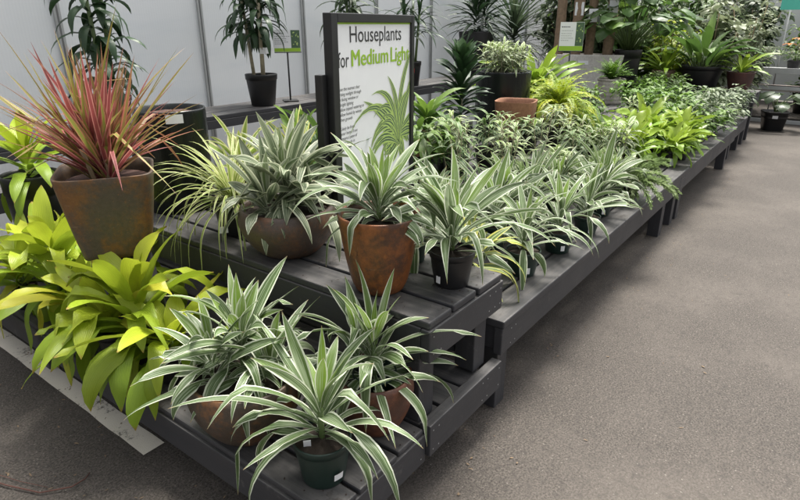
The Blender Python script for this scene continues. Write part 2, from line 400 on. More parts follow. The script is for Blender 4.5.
def plume(mb, base, nf, L, seed=0, e0=.8, d=1.2, pn=34, w=.05):          # asparagus fern: airy needle plumes
    r = random.Random(seed)
    for i in range(nf):
        az = i * GA + r.uniform(-.4, .4); e = e0 + r.uniform(-.6, .5); l = L * r.uniform(.6, 1.15); p = Vector(base); rn = r.random(); age = r.random()
        for k in range(pn):
            t = k / pn; el = max(-1.2, e - d * t ** 1.4)
            dd = Vector((math.cos(az) * math.cos(el), math.sin(az) * math.cos(el), math.sin(el))); p = p + dd * (l / pn)
            if t < .22: continue
            for q in range(7):
                v = Vector((r.uniform(-1, 1), r.uniform(-1, 1), r.uniform(-.6, .8))).normalized() * (w * (1.1 - .7 * t) * r.uniform(.5, 1)) + dd * w * .5
                s = v.cross(Vector((r.random(), r.random(), r.random()))).normalized() * .0030
                mb.poly([p - s, p + s, p + v + s * .7, p + v - s * .7], rn, age)
def bush(mb, c, rad, n, L, W, seed=0, prof=prof_oval, e=.3, d=.8, lump=7, fold=.2, segs=4, wave=0, cross=3, heart=False):
    r = random.Random(seed); rx, ry, rz = rad
    cl = [Vector((r.gauss(0, .42), r.gauss(0, .42), r.gauss(0, .42))) for _ in range(lump)]
    for i in range(n):
        o = cl[i % lump] + Vector((r.gauss(0, .24), r.gauss(0, .24), r.gauss(0, .26)))
        if o.length > 1.25: o = o * (1.25 / o.length)
        p = Vector(c) + Vector((o.x * rx, o.y * ry, o.z * rz))
        az = math.atan2(o.y, o.x) + r.uniform(-1.2, 1.2)
        leaf(mb, p, az, e + r.uniform(-.6, .6), L * r.uniform(.6, 1.25), W * r.uniform(.7, 1.2), d * r.uniform(.5, 1.4), r.uniform(-.6, .6), fold, prof, segs, wave,
             max(0, min(1, .5 + o.z * .6 + r.uniform(-.3, .3))) * r.random(), None, r, 1.1, 0, cross)

# ------------------------------------------------------------------ pots (profiles as radius, height; the inside wall included)
def pot_profile(kind, r, h):
    if kind == 'nursery':
        b = r * .76
        return [(0, .001), (b * .96, .001), (b, .006), (r * .955, h * .80), (r * .96, h * .83), (r * 1.0, h * .835), (r * 1.02, h * .985), (r * 1.01, h), (r * .965, h), (r * .95, h * .97), (r * .88, h * .6)]
    if kind == 'bowl':
        pr = [(0, .001), (r * .50, .001), (r * .56, .004)]
        for i in range(1, 15):
            t = i / 14; pr.append((r * (.56 + .45 * math.sin(t * PI * .60) ** .8 - .05 * max(0, t - .7) * 3.3), h * (t * .98 + .02)))
        rr = pr[-1][0]
        return pr + [(rr - r * .03, h * 1.012), (rr - r * .075, h), (rr - r * .085, h * .9), (rr - r * .07, h * .6)]
    if kind == 'vase':                              # tapered, softly rounded at the base
        pr = [(0, .001), (r * .52, .001), (r * .60, .008)]
        for i in range(1, 15):
            t = i / 14; pr.append((r * (.60 + .40 * t ** .62), h * (.04 + .96 * t)))
        return pr + [(r * .985, h * 1.01), (r * .925, h * 1.004), (r * .90, h * .9), (r * .85, h * .55)]
    if kind == 'cylinder':
        return [(0, .001), (r * .93, .001), (r * .96, .01)] + [(r * (.965 + .035 * t), .01 + (h - .02) * t) for t in (.25, .5, .75, 1)] + [(r * 1.0, h), (r * .985, h + .006), (r * .945, h + .004), (r * .93, h * .93), (r * .91, h * .5)]
    if kind == 'ridged':
        pr = [(0, .001), (r * .9, .001), (r * .93, .01)]
        for i in range(1, 25):
            t = i / 24; pr.append((r * (.93 + .05 * t + .014 * math.sin(t * 2 * PI * 6)), h * t * .9 + .01))
        return pr + [(r * 1.03, h * .93), (r * 1.03, h), (r * .95, h), (r * .93, h * .9), (r * .9, h * .5)]
def make_pot(parent, kind, r, h, mat, soil='soil', soilz=.86, sq=0., rot=0., z0=0., name='pot', flute=0.):
    mb = MB(); pr = [(a, b + z0) for a, b in pot_profile(kind, r, h)]
    lathe(mb, pr, 64 if r > .13 else 36, sq, rot=rot)
    if flute:
        nv = []
        for (x, y, z) in mb.v:
            a = math.atan2(y, x); s = 1 + flute * math.sin(a * 30) * (1 if z < h * .97 else 0); nv.append((x * s, y * s, z))
        mb.v = nv
    o = mb.build(name, M[mat], parent)
    if soil:
        s = MB(); k = 28; rs = random.Random(int(r * 1e4)); e = 2 + sq * 6
        def rad(a, f): 
            q = r * (.93 if kind != 'bowl' else .84) * f
            return q / (abs(math.cos(a)) ** e + abs(math.sin(a)) ** e) ** (1 / e) if sq else q
        rows = [[(rad(2 * PI * j / k, f) * math.cos(2 * PI * j / k + rot), rad(2 * PI * j / k, f) * math.sin(2 * PI * j / k + rot), z0 + h * soilz + (rs.uniform(-.006, .006) if 0 < f < 1 and j < k else 0) + .012 * (1 - f)) for j in range(k + 1)] for f in (.01, .3, .6, .85, 1.0)]
        s.quadgrid(rows, [[(.5, .5)] * (k + 1)] * 5)
        s.build('soil', M[soil], o)
    return o
def potof(t): return next((c for c in t.children if c.name.startswith('pot')), t)   # labels belong to the pot they stick on
def sticker(parent, pot_r, z0, z1, ang, wid, mat='paper', slope=0., name='sticker', off=.0015):
    mb = MB(); rows = []
    for k in range(3):
        z = z0 + (z1 - z0) * k / 2
        rr = pot_r + slope * (k / 2) + off
        rows.append([(rr * math.cos(ang + (j / 4 - .5) * wid / pot_r), rr * math.sin(ang + (j / 4 - .5) * wid / pot_r), z) for j in range(5)])
    mb.quadgrid(rows, [[(.5, .5)] * 5] * 3); return mb.build(name, M[mat], potof(parent))
def flattag(parent, p, az, w, h, mat='paper', name='tag', tilt=0.):
    bm = bmesh.new(); bx(bm, -.0012, .0012, -w / 2, w / 2, 0, h, 0, mtx=Matrix.Translation(p) @ Matrix.Rotation(az, 4, 'Z') @ Matrix.Rotation(tilt, 4, 'Y'))
    return bm_obj(name, bm, M[mat], potof(parent))
CAMA = lambda x, y: math.atan2(-y, -x)              # direction from a spot back to where the photographer stands

def potted(name, loc, label, cat, group=None, rz=0): return empty(name, loc, label, cat, group, rz)
# ================================================================== SETTING
def sheet(name, x0, x1, y0, y1, z, mat, n=1):
    mb = MB()
    mb.quadgrid([[(x0 + (x1 - x0) * j / n, y0 + (y1 - y0) * i / n, z) for j in range(n + 1)] for i in range(n + 1)], [[(0, 0)] * (n + 1)] * (n + 1))
    return mb.build(name, M[mat], None, False)
tag(sheet('ground', -60, 90, -60, 90, 0, 'asphalt'), kind='structure')
def line():
    mb = MB(); r = random.Random(3); N = 80; rows = []
    for i in range(N + 1):
        y = 1.908 + 7 * i / N
        rows.append([(.858 + r.uniform(-.003, .003), y, .004), (.948 + r.uniform(-.003, .003), y, .004)])
    mb.quadgrid(rows, [[(0, 0)] * 2] * (N + 1)); tag(mb.build('painted_line', M['roadpaint'], None, False), kind='structure')
line()

# polycarbonate greenhouse wall with grey battens
wall = empty('greenhouse_wall', (3.4, 4.82, 0), 'pale grey translucent panel wall behind the long wooden bench', 'wall')
seams = [-2.2, -.5, .95, 2.18, 3.42, 4.70, 5.95, 7.15, 8.6, 10.2]
for a, b in zip(seams[:-1], seams[1:]):
    boxobj('panel', M['poly'], wall, (a + .012 - 3.4, b - .012 - 3.4, -.012, .0, .02, 3.0), bev=0)
for s in seams:
    boxobj('batten', M['metal'], wall, (s - .026 - 3.4, s - .008 - 3.4, -.03, .02, 0, 3.0), (s + .006 - 3.4, s + .024 - 3.4, -.03, .02, 0, 3.0), bev=.002)
boxobj('base_rail', M['metal'], wall, (-5.6, 6.8, -.035, -.014, .0, .09), bev=.002)

# white far end wall of the greenhouse, and the wire mesh beside it
fw = empty('end_wall', (15.2, 2, 0), 'white end wall of the greenhouse far behind the plant tables', 'wall')
boxobj('panel', M['whitepanel'], fw, (-.01, .01, -9, 9, .02, 3.2), bev=0)
for k in range(13): boxobj('batten', M['metal'], fw, (-.04, -.012, -9 + k * 1.5 - .03, -9 + k * 1.5 + .03, 0, 3.2), bev=.002)
mesh = empty('mesh_fence', (10.35, 4.9, 0), 'white square wire mesh screen standing beyond the end of the grey wall', 'fence')
bm = bmesh.new()
for k in range(34): bx(bm, k * .055, k * .055 + .006, -.003, .003, .9, 2.4, 0)
for k in range(28): bx(bm, 0, 1.82, .004, .009, .9 + k * .055, .906 + k * .055, 0)
bm_obj('wire_mesh', bm, M['whitepaint'], mesh)
for k in range(2): boxobj('post', M['whitepaint'], mesh, (-.04 + k * 1.83, .0 + k * 1.83, -.025, .025, 0, 2.45), bev=.003)

# ================================================================== BENCHES
def slats(name, root, mat, x0, x1, y0, y1, zt, th, n, along, cuts=None, gap=.009):
    bm = bmesh.new(); r = random.Random(n * 7 + int(x0 * 10))
    lo, hi = (y0, y1) if along == 'x' else (x0, x1)
    ed = cuts or [lo + (hi - lo) * i / n for i in range(n + 1)]
    for a, b in zip(ed[:-1], ed[1:]):
        dz = r.uniform(-.002, .0015); dl = r.uniform(-.004, .004)
        if along == 'x': bx(bm, x0 + dl, x1 + dl, a + gap / 2, b - gap / 2, zt - th + dz, zt + dz, .006)
        else: bx(bm, a + gap / 2, b - gap / 2, y0 + dl, y1 + dl, zt - th + dz, zt + dz, .006)
    return bm_obj(name, bm, M[mat], root)
def nails(root, pts, z):
    deck = [c for c in root.children if c.name.startswith('deck')][0]; bm = bmesh.new(); bm.from_mesh(deck.data); deck.data.materials.append(M['soil'])
    for (x, y) in pts:
        rr = bmesh.ops.create_circle(bm, cap_ends=True, radius=.0034, segments=8, matrix=Matrix.Translation((x, y, z + .0018)))
        for f in {f for v in rr['verts'] for f in v.link_faces}: f.material_index = 1
    bm.to_mesh(deck.data); bm.free()

pf = empty('low_platform', (0, 0, 0), 'knee low charcoal wooden platform at the near corner carrying the lime plants and brown bowls', 'plant bench')
slats('deck', pf, 'woody', .872, 1.80, .905, 3.9, .29, .022, 6, 'y', [.872, 1.003, 1.203, 1.36, 1.5, 1.65, 1.80], .014)
boxobj('front_board', M['woody'], pf, (.870, .905, .906, 3.9, .152, .2665))
boxobj('side_board', M['woodx'], pf, (.9065, 1.358, .902, .938, .152, .2665))
boxobj('raised_rail', M['woodx'], pf, (1.360, 1.885, .885, .930, .175, .305))
for x, y in ((.915, .96), (.915, 2.84), (.915, 3.7), (1.70, 1.0)):
    boxobj('leg', M['woodz'], pf, (x, x + .085, y, y + .085, 0, .262 if x < 1.2 else .255))
nails(pf, [(x, y) for x in (.92, .97, 1.04, 1.16, 1.24, 1.32) for y in (.925, 1.66, 2.4)], .29)

t2 = empty('end_riser', (0, 0, 0), 'waist high charcoal slatted riser at the near end, carrying the tall rust pot', 'plant bench')
slats('deck', t2, 'woody', 1.36, 1.872, .902, 3.35, .70, .028, 3, 'y', [1.36, 1.512, 1.682, 1.872], .016)
boxobj('side_board', M['woodx'], t2, (1.362, 1.870, .896, .934, .552, .671))
boxobj('front_board', M['woody'], t2, (1.364, 1.40, .936, 3.35, .552, .671))
for x, y in ((1.366, .94), (1.745, .94), (1.41, 3.2), (1.76, 3.2)):
    boxobj('leg', M['woodz'], t2, (x + .002, x + .090, y, y + .088, .292, .551) if x < 1.7 and y < 1 else (x, x + .088, y, y + .088, .30, .551))
boxobj('lower_rail', M['woody'], t2, (1.76, 1.80, 1.04, 3.19, .35, .46))
nails(t2, [(x, y) for x in (1.39, 1.48, 1.54, 1.65, 1.71, 1.84) for y in (.925, 1.5, 2.1)], .70)

def side_nails(board, pts, y):
    bm = bmesh.new(); bm.from_mesh(board.data); board.data.materials.append(M['metal'])
    for (x, z) in pts:
        rr = bmesh.ops.create_circle(bm, cap_ends=True, radius=.0030, segments=8, matrix=Matrix.Translation((x, y - .0006, z)) @ Matrix.Rotation(R(90), 4, 'X'))
        for f in {f for v in rr['verts'] for f in v.link_faces}: f.material_index = 1
    bm.to_mesh(board.data); bm.free()
for root in (pf, t2):
    for c in root.children:
        if c.name.startswith('side_board'): side_nails(c, [(x, z) for x in ((.93, 1.33) if root == pf else (1.385, 1.43, 1.765, 1.81, 1.85)) for z in ((.18, .24) if root == pf else (.58, .645))], .902 if root == pf else .896)
        if c.name.startswith('raised_rail'): side_nails(c, [(x, z) for x in (1.38, 1.415, 1.73, 1.77, 1.865) for z in (.20, .28)], .885)
def long_bench(x0, x1, yf, top, label, name='long_bench', legs=(), cap=True):
    b = empty(name, (x0, yf, 0), label, 'plant bench')
    L = x1 - x0
    slats('deck', b, 'woodx', 0, L, -.012, .745, top, .036, 5, 'x', None, .012)
    fb = boxobj('front_board', M['woodx'], b, (.004, L - .004, 0, .038, top - .160, top - .038))
    side_nails(fb, [(x, z) for lx in legs for x in (lx + .025, lx + .065) for z in (top - .135, top - .065)], 0)
    if cap:
        boxobj('end_board', M['woody'], b, (.02, .056, .040, .73, top - .150, top - .038))
    for lx in legs:
        boxobj('leg', M['woodz'], b, (lx, lx + .09, .041, .13, 0, top - .039)); boxobj('leg', M['woodz'], b, (lx, lx + .09, .60, .69, 0, top - .039))
    return b
long_bench(1.895, 5.0, .898, .475, 'long low charcoal bench nearest the camera beside the asphalt aisle, starting behind the riser', legs=(.062, 2.80))
long_bench(5.006, 7.72, .900, .475, 'second length of low charcoal bench beyond the first joint, under the lime nest ferns', legs=(.05, .25, 2.52))
long_bench(7.76, 9.02, .955, .43, 'short lower bench length at the far end of the row', legs=(.4, 1.08), cap=False)
ms = empty('raised_shelf', (1.9, 1.665, 0), 'higher charcoal shelf running behind the long low benches, carrying black and terracotta planters', 'plant bench')
slats('deck', ms, 'woodx', 0, 7.4, 0, 1.0, .70, .036, 6, 'x', None, .012)
boxobj('front_board', M['woodx'], ms, (0, 7.4, .006, .044, .53, .662))
for lx in (.1, 2., 4., 6., 7.2):
    for ly in (.046, .86): boxobj('leg', M['woodz'], ms, (lx, lx + .09, ly, ly + .09, 0, .661))
rs_ = empty('rear_shelf', (6.6, 2.7, 0), 'deep rear charcoal shelf under the weathered stone trough and palm canes', 'plant bench')
slats('deck', rs_, 'woodx', 0, 2.8, 0, .95, .70, .036, 6, 'x', None, .012)
for lx in (.05, 2.65):
    for ly in (.02, .84): boxobj('leg', M['woodz'], rs_, (lx, lx + .09, ly, ly + .09, 0, .662))
fe = empty('far_riser', (9.06, .95, 0), 'far end riser of the row under the wine brown and wide black pots', 'plant bench')
slats('deck', fe, 'woody', .26, .78, 0, 1.75, .70, .036, 3, 'y', None, .012); boxobj('side_board', M['woodx'], fe, (.262, .778, .004, .04, .55, .662))
for lx in (.27, .68):
    for ly in (.05, 1.6): boxobj('leg', M['woodz'], fe, (lx, lx + .09, ly, ly + .09, 0, .661))
wb = empty('wall_bench', (-2, 3.98, 0), 'weathered grey plank bench along the pale panel wall', 'bench')
slats('deck', wb, 'woodx', 0, 11.2, 0, .50, .905, .036, 3, 'x', None, .012)
boxobj('front_board', M['woodx'], wb, (0, 11.2, .004, .04, .80, .867))
for lx in (.6, 2.3, 4.2, 5.75, 7.6, 9.4, 11.): boxobj('leg', M['woodz'], wb, (lx, lx + .09, .05, .14, 0, .866)); 
boxobj('lower_plank', M['woodx'], wb, (0, 4.2, -.28, -.14, .665, .70), (0, 4.2, -.28, -.245, .58, .663)); boxobj('lower_plank', M['woodx'], wb, (0, 4.2, -.13, .0, .665, .70))
for lx in (.3, 2.0, 3.9): boxobj('leg', M['woodz'], wb, (lx, lx + .09, -.24, -.15, 0, .664))

# ================================================================== THE BIG SIGN
def text_mesh(mb, s, x, z, height, width=None, bold=0., shear=0., y=-.0, mi=0, align='LEFT', sx=None):
    cu = bpy.data.curves.new('lettering', 'FONT'); cu.body = s; cu.size = 1; cu.offset = bold; cu.shear = shear; cu.resolution_u = 3
    o = bpy.data.objects.new('lettering', cu); col.objects.link(o)
    bpy.context.view_layer.update(); dg = bpy.context.evaluated_depsgraph_get()
    me = bpy.data.meshes.new_from_object(o.evaluated_get(dg))
    xs = [v.co.x for v in me.vertices]; k = height / .70
    w0 = min(xs); kx = (width / (max(xs) - w0)) if width else k * (sx or 1)
    n = len(mb.v)
    for v in me.vertices:
        mb.v.append((x + (v.co.x - w0) * kx, y, z + v.co.y * k)); mb.uv.append((.5, .5)); mb.r.append(.5); mb.a.append(0.)
    for p in me.polygons: mb.f.append(tuple(n + i for i in p.vertices)); mb.m.append(mi)
    bpy.data.objects.remove(o); bpy.data.curves.remove(cu); bpy.data.meshes.remove(me)
SW, SH = .80, .935
sg = empty('display_sign', (1.79, 1.70, .70), 'large black framed white sign reading Houseplants for Medium Light', 'sign', None, 0)
tl = Matrix.Rotation(R(11), 4, 'Z') @ Matrix.Rotation(R(.2), 4, 'Y')
def signpart(o): o.matrix_local = tl; return o
fr = .050
signpart(boxobj('frame', M['frame'], sg, (0, fr, -.02, .02, 0, SH), (SW - fr * .7, SW, -.02, .02, 0, SH), (fr + .001, SW - fr * .7 - .001, -.02, .02, SH - fr * .72, SH), (fr + .001, SW - fr * .7 - .001, -.02, .02, 0, fr), bev=.003))
signpart(boxobj('panel', M['paper'], sg, (fr - .002, SW - fr * .7 + .002, -.008, .010, fr - .002, SH - fr * .72 + .002), bev=0))
signpart(boxobj('side_post', M['frame'], sg, (-.040, -.003, .01, .045, -.02, .70), bev=.003))
px0 = fr; PW = SW - 1.7 * fr
def words(name, mat, *a, **k):
    mb = MB(); text_mesh(mb, *a, **k); signpart(mb.build(name, M[mat], sg, False))
words('headline', 'ink', 'Houseplants', px0 + .155 * PW, .820, .066, PW * .70, 0., 0, -.0095)
words('headline', 'ink', 'for', px0 + .012 * PW, .722, .062, .125 * PW, 0., 0, -.0095)
for wd, wx, ww in (('Medium', .165, .485), ('Light', .69, .295)):
    mb = MB()
    for k in range(4): text_mesh(mb, wd, px0 + wx * PW + k * .0016, .722 + (k % 2) * .001, .068, PW * ww, 0., 0, -.0095 - k * .0001)
    signpart(mb.build('headline', M['greenink'], sg, False))
for k, para in enumerate((['use the nearest clear', 'rising sunlight through', 'a facing window or', 'bright lighting', 'allow topsoil watering to', 'allow humid by winter', 'then growth'], ['Likely be from', 'your home if not', 'ensure a pane of', 'glass panels in', 'to exterior'])):
    mb = MB()
    for i, s in enumerate(para): text_mesh(mb, s, px0 + .012, (.628, .462)[k] - i * .0212, .0142, None, 0., .2, -.0095, sx=1.02)
    signpart(mb.build('paragraph', M['ink'], sg, False))
signpart(boxobj('trim', M['greenink'], sg, (fr, SW - fr * .7, -.0095, -.0085, SH - fr * .72 - .007, SH - fr * .72), bev=0))
# the printed picture of a lime striped dracaena: flat leaves on the panel
mb = MB(); r = random.Random(8); cx, cz = px0 + PW * .80, .36
xlo, xhi = px0 + .004, px0 + PW - .004
def printleaf(a, L, W, bend, y):
    rows = [[], [], []]; ox, oz = r.uniform(-.025, .025), r.uniform(-.05, .04)
    for i in range(11):
        t = i / 10; aa = a + bend * t * t
        x = cx + ox + math.sin(aa) * L * t; z = cz + oz + math.cos(aa) * L * t; w = W * .5 * prof_strap(min(t, .995))
        dx, dz = math.cos(aa) * w, -math.sin(aa) * w
        for q, f in enumerate((1., .60, .10)):
            rows[q].append([(min(xhi, max(xlo, x - dx * f)), y - q * .00002, max(.06, z - dz * f)), (min(xhi, max(xlo, x + dx * f)), y - q * .00002, max(.06, z + dz * f))])
    for q, mi in ((0, 0), (1, 1), (2, 2)): mb.quadgrid(rows[q], [[(.5, .5)] * 2] * 11, mi=mi)
order = []
for i in range(22):
    a = r.uniform(-1.7, 1.5); order.append((abs(a), a, r.uniform(.17, .27)))
order += [(.5, -.60, .36), (.1, .08, .31), (.3, .42, .34), (.9, -.9, .29), (.7, -1.15, .27), (.2, -.25, .26), (.2, .2, .36)]
for j in range(16):
    a = r.uniform(1.9, 2.9) * r.choice((-1, 1)); printleaf(a, .16, .045, .2, -.0090 - j * .00006)
for j, (q, a, L) in enumerate(sorted(order, reverse=True)):
    printleaf(a, L * 1.25 * r.uniform(.75, 1.12), .038, r.uniform(-.1, .95) * (1 if a > 0 else -1), -.0101 - j * .00006)
signpart(mb.build('printed_plant', [M['pic1'], M['pic2'], M['pic3']], sg, False))

def card_sign(name, loc, label, w, h, poleh, rz, pw=.55, tilt=-8, pbar=False):
    s = empty(name, loc, label, 'sign', None, rz)
    t = Matrix.Translation((0, 0, poleh)) @ Matrix.Rotation(R(tilt), 4, 'X')
    def P(o): o.matrix_local = t; return o
    P(boxobj('card', M['paper'], s, (-w / 2, w / 2, -.003, .003, 0, h), bev=0))
    P(boxobj('colour_band', M['greenink'], s, (-w / 2 + .001, w / 2 - .001, -.0045, -.0032, .002, h * .17), bev=0))
    mbp = MB(); rr = random.Random(5)
    x0 = -w / 2 + w * .66
    mbp.poly([(x0, -.0040, h * .175), (w / 2 - .002, -.0040, h * .175), (w / 2 - .002, -.0040, h - .003), (x0, -.0040, h - .003)], mi=1)
    for i in range(18):
        cxx = rr.uniform(x0 + .012, w / 2 - .014); czz = rr.uniform(h * .3, h * .9); q = rr.uniform(.006, .012); a = rr.random() * 3
        mbp.poly([(cxx + math.cos(a + b) * q * (1 if k % 2 else .5), -.0044 - i * .00008, czz + math.sin(a + b) * q * (1 if k % 2 else .5)) for k, b in enumerate((0, 1.57, 3.14, 4.71))], mi=i % 3)
    P(mbp.build('photo', [M['pic1'], M['pic2'], M['pic3']], s, False))
    for i, (zz, ww) in enumerate(((.82, .34), (.70, .5), (.60, .44), (.52, .4), (.44, .46), (.36, .3))):
        mt = bmesh.new(); th = .008 if i == 0 else .0026
        xx = -w / 2 + w * .06
        rq = random.Random(i)
        while xx < -w / 2 + w * (.06 + ww):
            ll = rq.uniform(.006, .018); bx(mt, xx, xx + ll, -.0042, -.0034, h * zz, h * zz + th, 0); xx += ll + .005
        P(bm_obj('print_line', mt, M['ink'], s))
    P(boxobj('holder', M['frame'], s, (-w / 2 - .004, w / 2 + .004, -.002, .008, -.008, -.0005), bev=.001))
    m = MB(); m.tube([(0, .006, .012), (0, .006, poleh)], .008, .008, 8); m.build('pole', M['frame'], s)
    boxobj('foot', M['frame'], s, (-.07, .07, -.06, .07, 0, .012), bev=.003)
    return s
card_sign('plant_sign', (3.86, 4.17, .905), 'small white and green plant information card on a black pole beside the potted cane tree', .245, .19, .44, R(-36), tilt=-4)
card_sign('plant_sign', (6.15, 2.38, .70), 'white and green information card on a black pole in front of the weathered stone trough', .24, .28, .62, R(-62), tilt=-3)
# ================================================================== PLANTS ON THE LOW PLATFORM
def lime_plant(loc, label, seed, n, L, W, potr, poth, e_out=.1, top=1.4, h=.1, pot='blackplastic'):
    t = potted('lime_dracaena', loc, label, 'potted plant', 'lime dracaenas on the low platform')
    make_pot(t, 'nursery', potr, poth, pot)
    mb = MB(); rosette(mb, (0, 0, poth * .85), int(n * 1.05), L * .95, W * .86, h, top, max(.3, e_out + .4), .8, 2.9, prof_lime, .25, .05, seed, 11, youth=.8, r_st=.014, pw=1.3, chaos=1.7, jl=.28)
    mb.build('foliage', M['lime'], t); m = MB(); m.tube([(0, 0, poth * .8), (0, 0, poth * .85 + h)], .011, .009, 8); m.build('stem', M['stem'], t); return t
lime_plant((.965, 2.20, .29), 'lime dracaena in a black nursery pot at the platform edge above the white line', 21, 36, .33, .075, .062, .125, -.05)
lime_plant((1.00, 2.72, .29), 'tallest lime dracaena at far left of the platform, with upright broad leaves', 22, 30, .35, .082, .068, .14, .05, 1.5, .24)
lime_plant((1.02, 1.86, .29), 'lime dracaena with drooping blades just left of the large mottled bowl', 33, 25, .34, .078, .062, .13, -.1, 1.25, .09)
lime_plant((1.20, 2.98, .29), 'lime dracaena half hidden at the back left of the platform below the tapered square planter', 24, 20, .30, .075, .06, .13)

lime_plant((1.22, 2.52, .29), 'small lime dracaena in the middle of the platform, in front of the upturned pedestal pot', 29, 18, .28, .07, .055, .12)
lime_plant((.985, 2.46, .29), 'lime dracaena between the tallest lime plant and the one above the line', 26, 22, .31, .075, .058, .125)

lime_plant((1.00, 2.035, .29), 'lime dracaena hiding the foot of the upturned pedestal pot', 35, 30, .36, .078, .058, .125, .15, 1.45, .24)
lime_plant((.95, 3.0, .29), 'lime dracaena at the extreme left edge, partly out of frame', 36, 24, .32, .075, .058, .125)

def heads(mb, spots, rim, n, L, W, h, seed, mat=None, e_out=.25, d_out=1.9):
    for k, (hx, hy, hz) in enumerate(spots): rosette(mb, (hx, hy, rim), n, L, W, h + hz, 1.42, e_out, .3, d_out, prof_strap, .32, .012, seed + k * 7, 11, youth=.25, bias=1.15, pw=1.5, chaos=2.0, jl=.3)
def striped(name, loc, label, pot, seed, n, L, W, rim, h=.12, mat='warneckii', e_out=.2, e_in=1.42, d_in=.3, d_out=1.9, group='striped dracaenas', rz=0, grow=True, fold=.3, extra=None, youth=.25, bias=1.25, pw=1.5):
    t = potted(name, loc, label, 'potted plant', group, rz); pot(t)
    mb = MB(); rosette(mb, (0, 0, rim), n, L, W, h, e_in, e_out, d_in, d_out, prof_strap, fold, 0.012, seed, 11, youth=youth, bias=bias, pw=pw, chaos=1.9, jl=.28)
    if extra: extra(mb)
    mb.build('foliage', M[mat], t)
    if grow: m = MB(); m.tube([(0, 0, rim - .03), (0, 0, rim + h)], .010, .008, 8); m.build('stem', M['stem'], t)
    return t
def bowl_l(t):
    make_pot(t, 'bowl', .192, .225, 'rustbowl', 'soil', .86)
striped('bowl_dracaena', (1.005, 1.40, .29), 'white striped dracaena in a wide mottled brown bowl on the low platform', bowl_l, 41, 34, .235, .036, .21, .19, d_out=2.0, e_out=.3, extra=lambda mb: heads(mb, ((-.09, .04, -.02), (.06, .09, -.05), (.05, -.08, -.07)), .21, 24, .22, .034, .15, 43))
def bowl_r(t):
    make_pot(t, 'bowl', .135, .215, 'redbowl', 'soil', .62)
    b = MB(); lathe(b, [(.062, .12), (.072, .205), (.076, .207), (.076, .220), (.071, .220), (.066, .17)], 36); b.build('inner_pot', M['greenplastic'], t)
striped('bowl_dracaena', (1.275, 1.06, .29), 'white striped dracaena in a red brown bowl with a green pot inside it', bowl_r, 52, 40, .265, .035, .18, .16, extra=lambda mb: heads(mb, ((-.03, .05, .03),), .18, 22, .22, .034, .15, 58))
def green_d(t):
    make_pot(t, 'nursery', .088, .150, 'greenplastic', 'soil', .90)
    sticker(t, .077, .035, .060, CAMA(.99, 1.06) + .55, .030, slope=.004); flattag(t, (-.05, .012, .125), CAMA(.99, 1.06), .022, .045, tilt=.3)
striped('front_dracaena', (.992, 1.035, .29), 'white striped dracaena in a dark green pot on the platform corner nearest the camera', green_d, 47, 34, .29, .034, .135, .15, d_out=2.1, e_out=.40, d_in=.2)

# square tapered planter on an upturned pot, with red grass-like dracaena
ped = MB(); lathe(ped, [(.0, .438), (.105, .438), (.112, .434), (.150, .03), (.160, .028), (.160, 0), (.150, 0)], 40)
tag(ped.build('upturned_pot', M['darkgreypot'], None, loc=(1.085, 2.25, .29)), 'upturned charcoal pot used as a pedestal under the tapered square planter', 'pot')
t = potted('red_dracaena', (1.085, 2.25, .73), 'spiky red and olive dracaena in a tall tapered square bronze planter at left', 'potted plant', None, 0)
def sqpot():
    mb = MB(); pr = [(0, .001), (.108, .001), (.125, .006)]
    for i in range(1, 16):
        q = i / 15; pr.append((.122 + .054 * q ** .8, .006 + .329 * q))
    lathe(mb, pr + [(.175, .338), (.165, .337), (.160, .30), (.145, .2)], 72, .62, rot=R(58))
    mb.build('pot', M['olivepot'], t)
    s = MB(); s.quadgrid([[(f * .152 * math.cos(a), f * .152 * math.sin(a), .295) for a in [2 * PI * j / 24 for j in range(25)]] for f in (.01, .6, 1.04)], [[(.5, .5)] * 25] * 3); s.build('soil', M['redsoil'], t)
sqpot()
a0 = CAMA(1.13, 2.245)
bm = bmesh.new(); bx(bm, -.001, .001, -.014, .014, -.018, .018, 0, mtx=Matrix.Translation((-.115, -.121, .275)) @ Matrix.Rotation(R(58 + 180 + 0), 4, 'Z') @ Matrix.Rotation(R(12), 4, 'Y'))
bm_obj('sticker', bm, M['paper'], potof(t))
mb = MB(); rr = random.Random(61)
for k in range(7):
    q = Vector((rr.uniform(-.06, .06), rr.uniform(-.06, .06), .29)); hh = rr.uniform(.03, .12)
    rosette(mb, q, 30, rr.uniform(.28, .45), .0195, hh, 1.53, .70, .03, .45, prof_grass, .5, 0, 600 + k, 7, lean=(q.x * 4, q.y * 4), youth=.35, jl=.3, cross=3, r_st=.006, mi=(0, 1, 2)[k % 3], chaos=1.4)
mb.build('foliage', [M['red'], M['pink'], M['olive']], t)
m = MB()
for k in range(7):
    q = Vector((rr.uniform(-.05, .05), rr.uniform(-.05, .05), .27)); m.tube([q, q + Vector((q.x * .8, q.y * .8, .16))], .006, .005, 6)
m.build('stem', M['cane'], t)

# lime plant in a tall black pot behind the square planter, far left
t = potted('lime_dracaena', (1.20, 3.30, .29), 'pale lime dracaena in a tall black pot behind the red spiky plant', 'potted plant')
make_pot(t, 'nursery', .135, .58, 'blackplastic'); mb = MB(); rosette(mb, (0, 0, .54), 26, .30, .055, .16, 1.4, .3, .5, 2.1, prof_lime, .25, .03, 71, 10, youth=.6)
mb.build('foliage', M['lime'], t)

